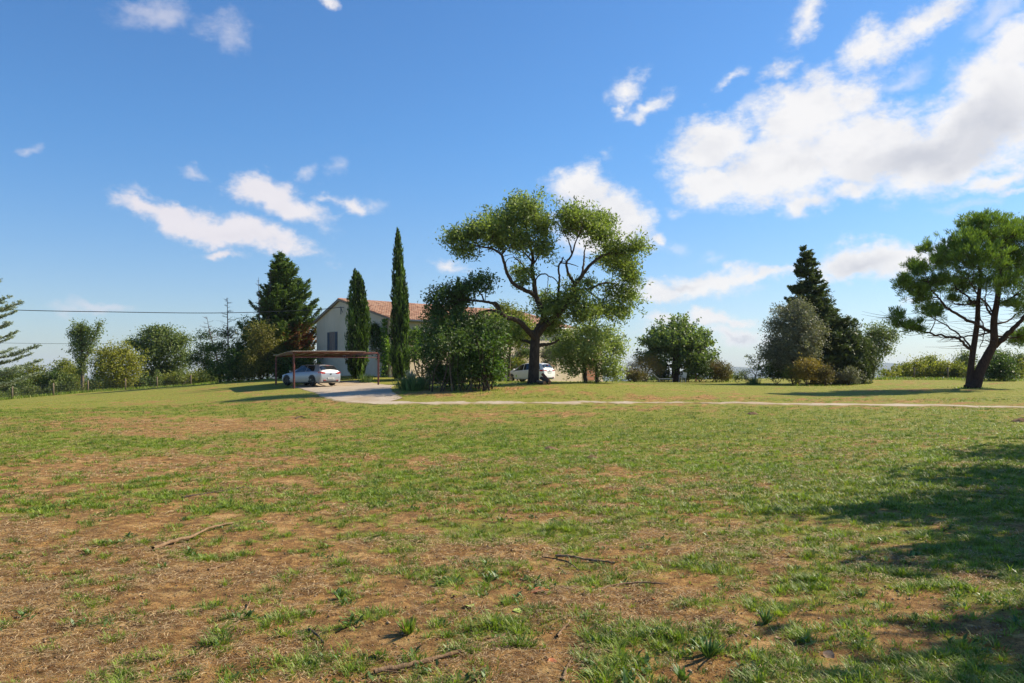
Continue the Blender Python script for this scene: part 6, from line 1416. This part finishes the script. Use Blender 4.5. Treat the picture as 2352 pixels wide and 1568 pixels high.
tag(blade_mesh('rank_grass', Bw, r_.uniform(0, 6.283, N), np.where(np.arange(N) < 7800, r_.uniform(.12, .42, N), r_.uniform(.06, .20, N)), r_.uniform(.02, .045, N), r_.uniform(.1, .8, N), r_.uniform(0, 1, N), r_.uniform(.2, 1, N), L_grass, 2), 'long unmown grass along the fences and at the feet of shrubs', 'grass', kind='stuff')
for k, (px, py, n_, ln, lb) in enumerate([(1628,1512,46,.13,'large leafy rosette weed at the bottom right of centre'),(1568,1562,26,.09,'pale leafy rosette weed cut by the bottom edge'),(1120,1335,28,.08,'leafy rosette weed on bare ground at the centre bottom'),(938,1460,40,.13,'tall grassy rosette left of the lime green leaves'),(780,1372,24,.08,'dark leafy rosette left of centre on bare soil'),(1760,1432,30,.10,'leafy rosette weed left of the shaded grass'),(1440,1565,20,.08,'small pale rosette weed at the bottom edge centre')]):
    p = onground(px, py); blades('rosette_weed', lb, px, p.y, n_, ln, .018, .02, L_weed if k != 3 else L_grass, 420+k, 'weed', .9)
# broad leaved weeds: rosettes
x, y = scatter(3.8, 13, 700); g = greenness(x, y); keep = (g > .35) & (g < 1.1) & (fbm(x/1.1, y/1.1, 2, 131) > .52); x, y = x[keep], y[keep]; m_ = len(x); nb = r_.integers(8, 17, m_); idx = np.repeat(np.arange(m_), nb); N = len(idx)
a = r_.uniform(0, 6.283, N); L_ = r_.uniform(.025, .06, N)*r_.uniform(.7, 1.4, m_)[idx]; el_ = r_.uniform(.15, 1.0, N); A = np.stack([np.cos(a)*np.cos(el_), np.sin(a)*np.cos(el_), np.sin(el_)], -1)
o_ = r_.normal(size=(N, 2))*.028; bx, by = x[idx]+o_[:, 0], y[idx]+o_[:, 1]; Cc = np.stack([bx, by, nearz(bx, by)], -1)+A*(L_/2)[:, None]; Sd = np.stack([-np.sin(a), np.cos(a), np.zeros(N)], -1); Nn = np.cross(A, Sd)
tag(leaves('weeds', Cc, A, L_, L_*.36, L_weed, None, r_.uniform(0, 1, N), r_.uniform(0, 1, N), Nn), 'small broad leaved weeds between the grass tufts', 'weeds', kind='stuff')
# yellow flowers
x = np.r_[r_.uniform(3, 12, 46), r_.uniform(-30, -16, 160)]; y = np.r_[r_.uniform(6, 18, 46), r_.uniform(30, 52, 160)]; ok = np.abs(x/y) < .7; x, y = x[ok], y[ok]; N = len(x); Cc = np.stack([x, y, nearz(x, y)+.10], -1); Cc = np.repeat(Cc, 3, 0); sz = np.repeat(np.clip(y/14, .6, 2.2), 3)
M_yel = simple('petal', (.75, .48, .03), .6)
a = r_.uniform(0, 6.283, 3*N); A = np.stack([np.cos(a), np.sin(a), np.full(3*N, .2)], -1); A /= np.linalg.norm(A, axis=1)[:, None]
tag(leaves('wild_flowers', Cc, A, .030*sz, .02*sz, M_yel, None, np.ones(3*N), np.ones(3*N), np.tile(np.array([0, .3, 1.0]), (3*N, 1))), 'small yellow wild flowers dotted in the grass', 'flowers', kind='stuff')

# ------------------------------------------------------------------ haze
mb = MB(); mb.box((0, 1500, 55), (21000, 15500, 230)); hz = mb.build('haze', None)
m, t = mat('haze_air'); v = t.add('ShaderNodeVolumePrincipled'); v.inputs['Color'].default_value = (.72, .84, 1, 1); v.inputs['Density'].default_value = 9e-5; v.inputs['Anisotropy'].default_value = .1
o = t.add('ShaderNodeOutputMaterial'); t.l.new(v.outputs[0], o.inputs['Volume']); hz.data.materials.clear(); hz.data.materials.append(m); tag(hz, 'thin blue air between the garden and the far hills', 'haze', kind='stuff')
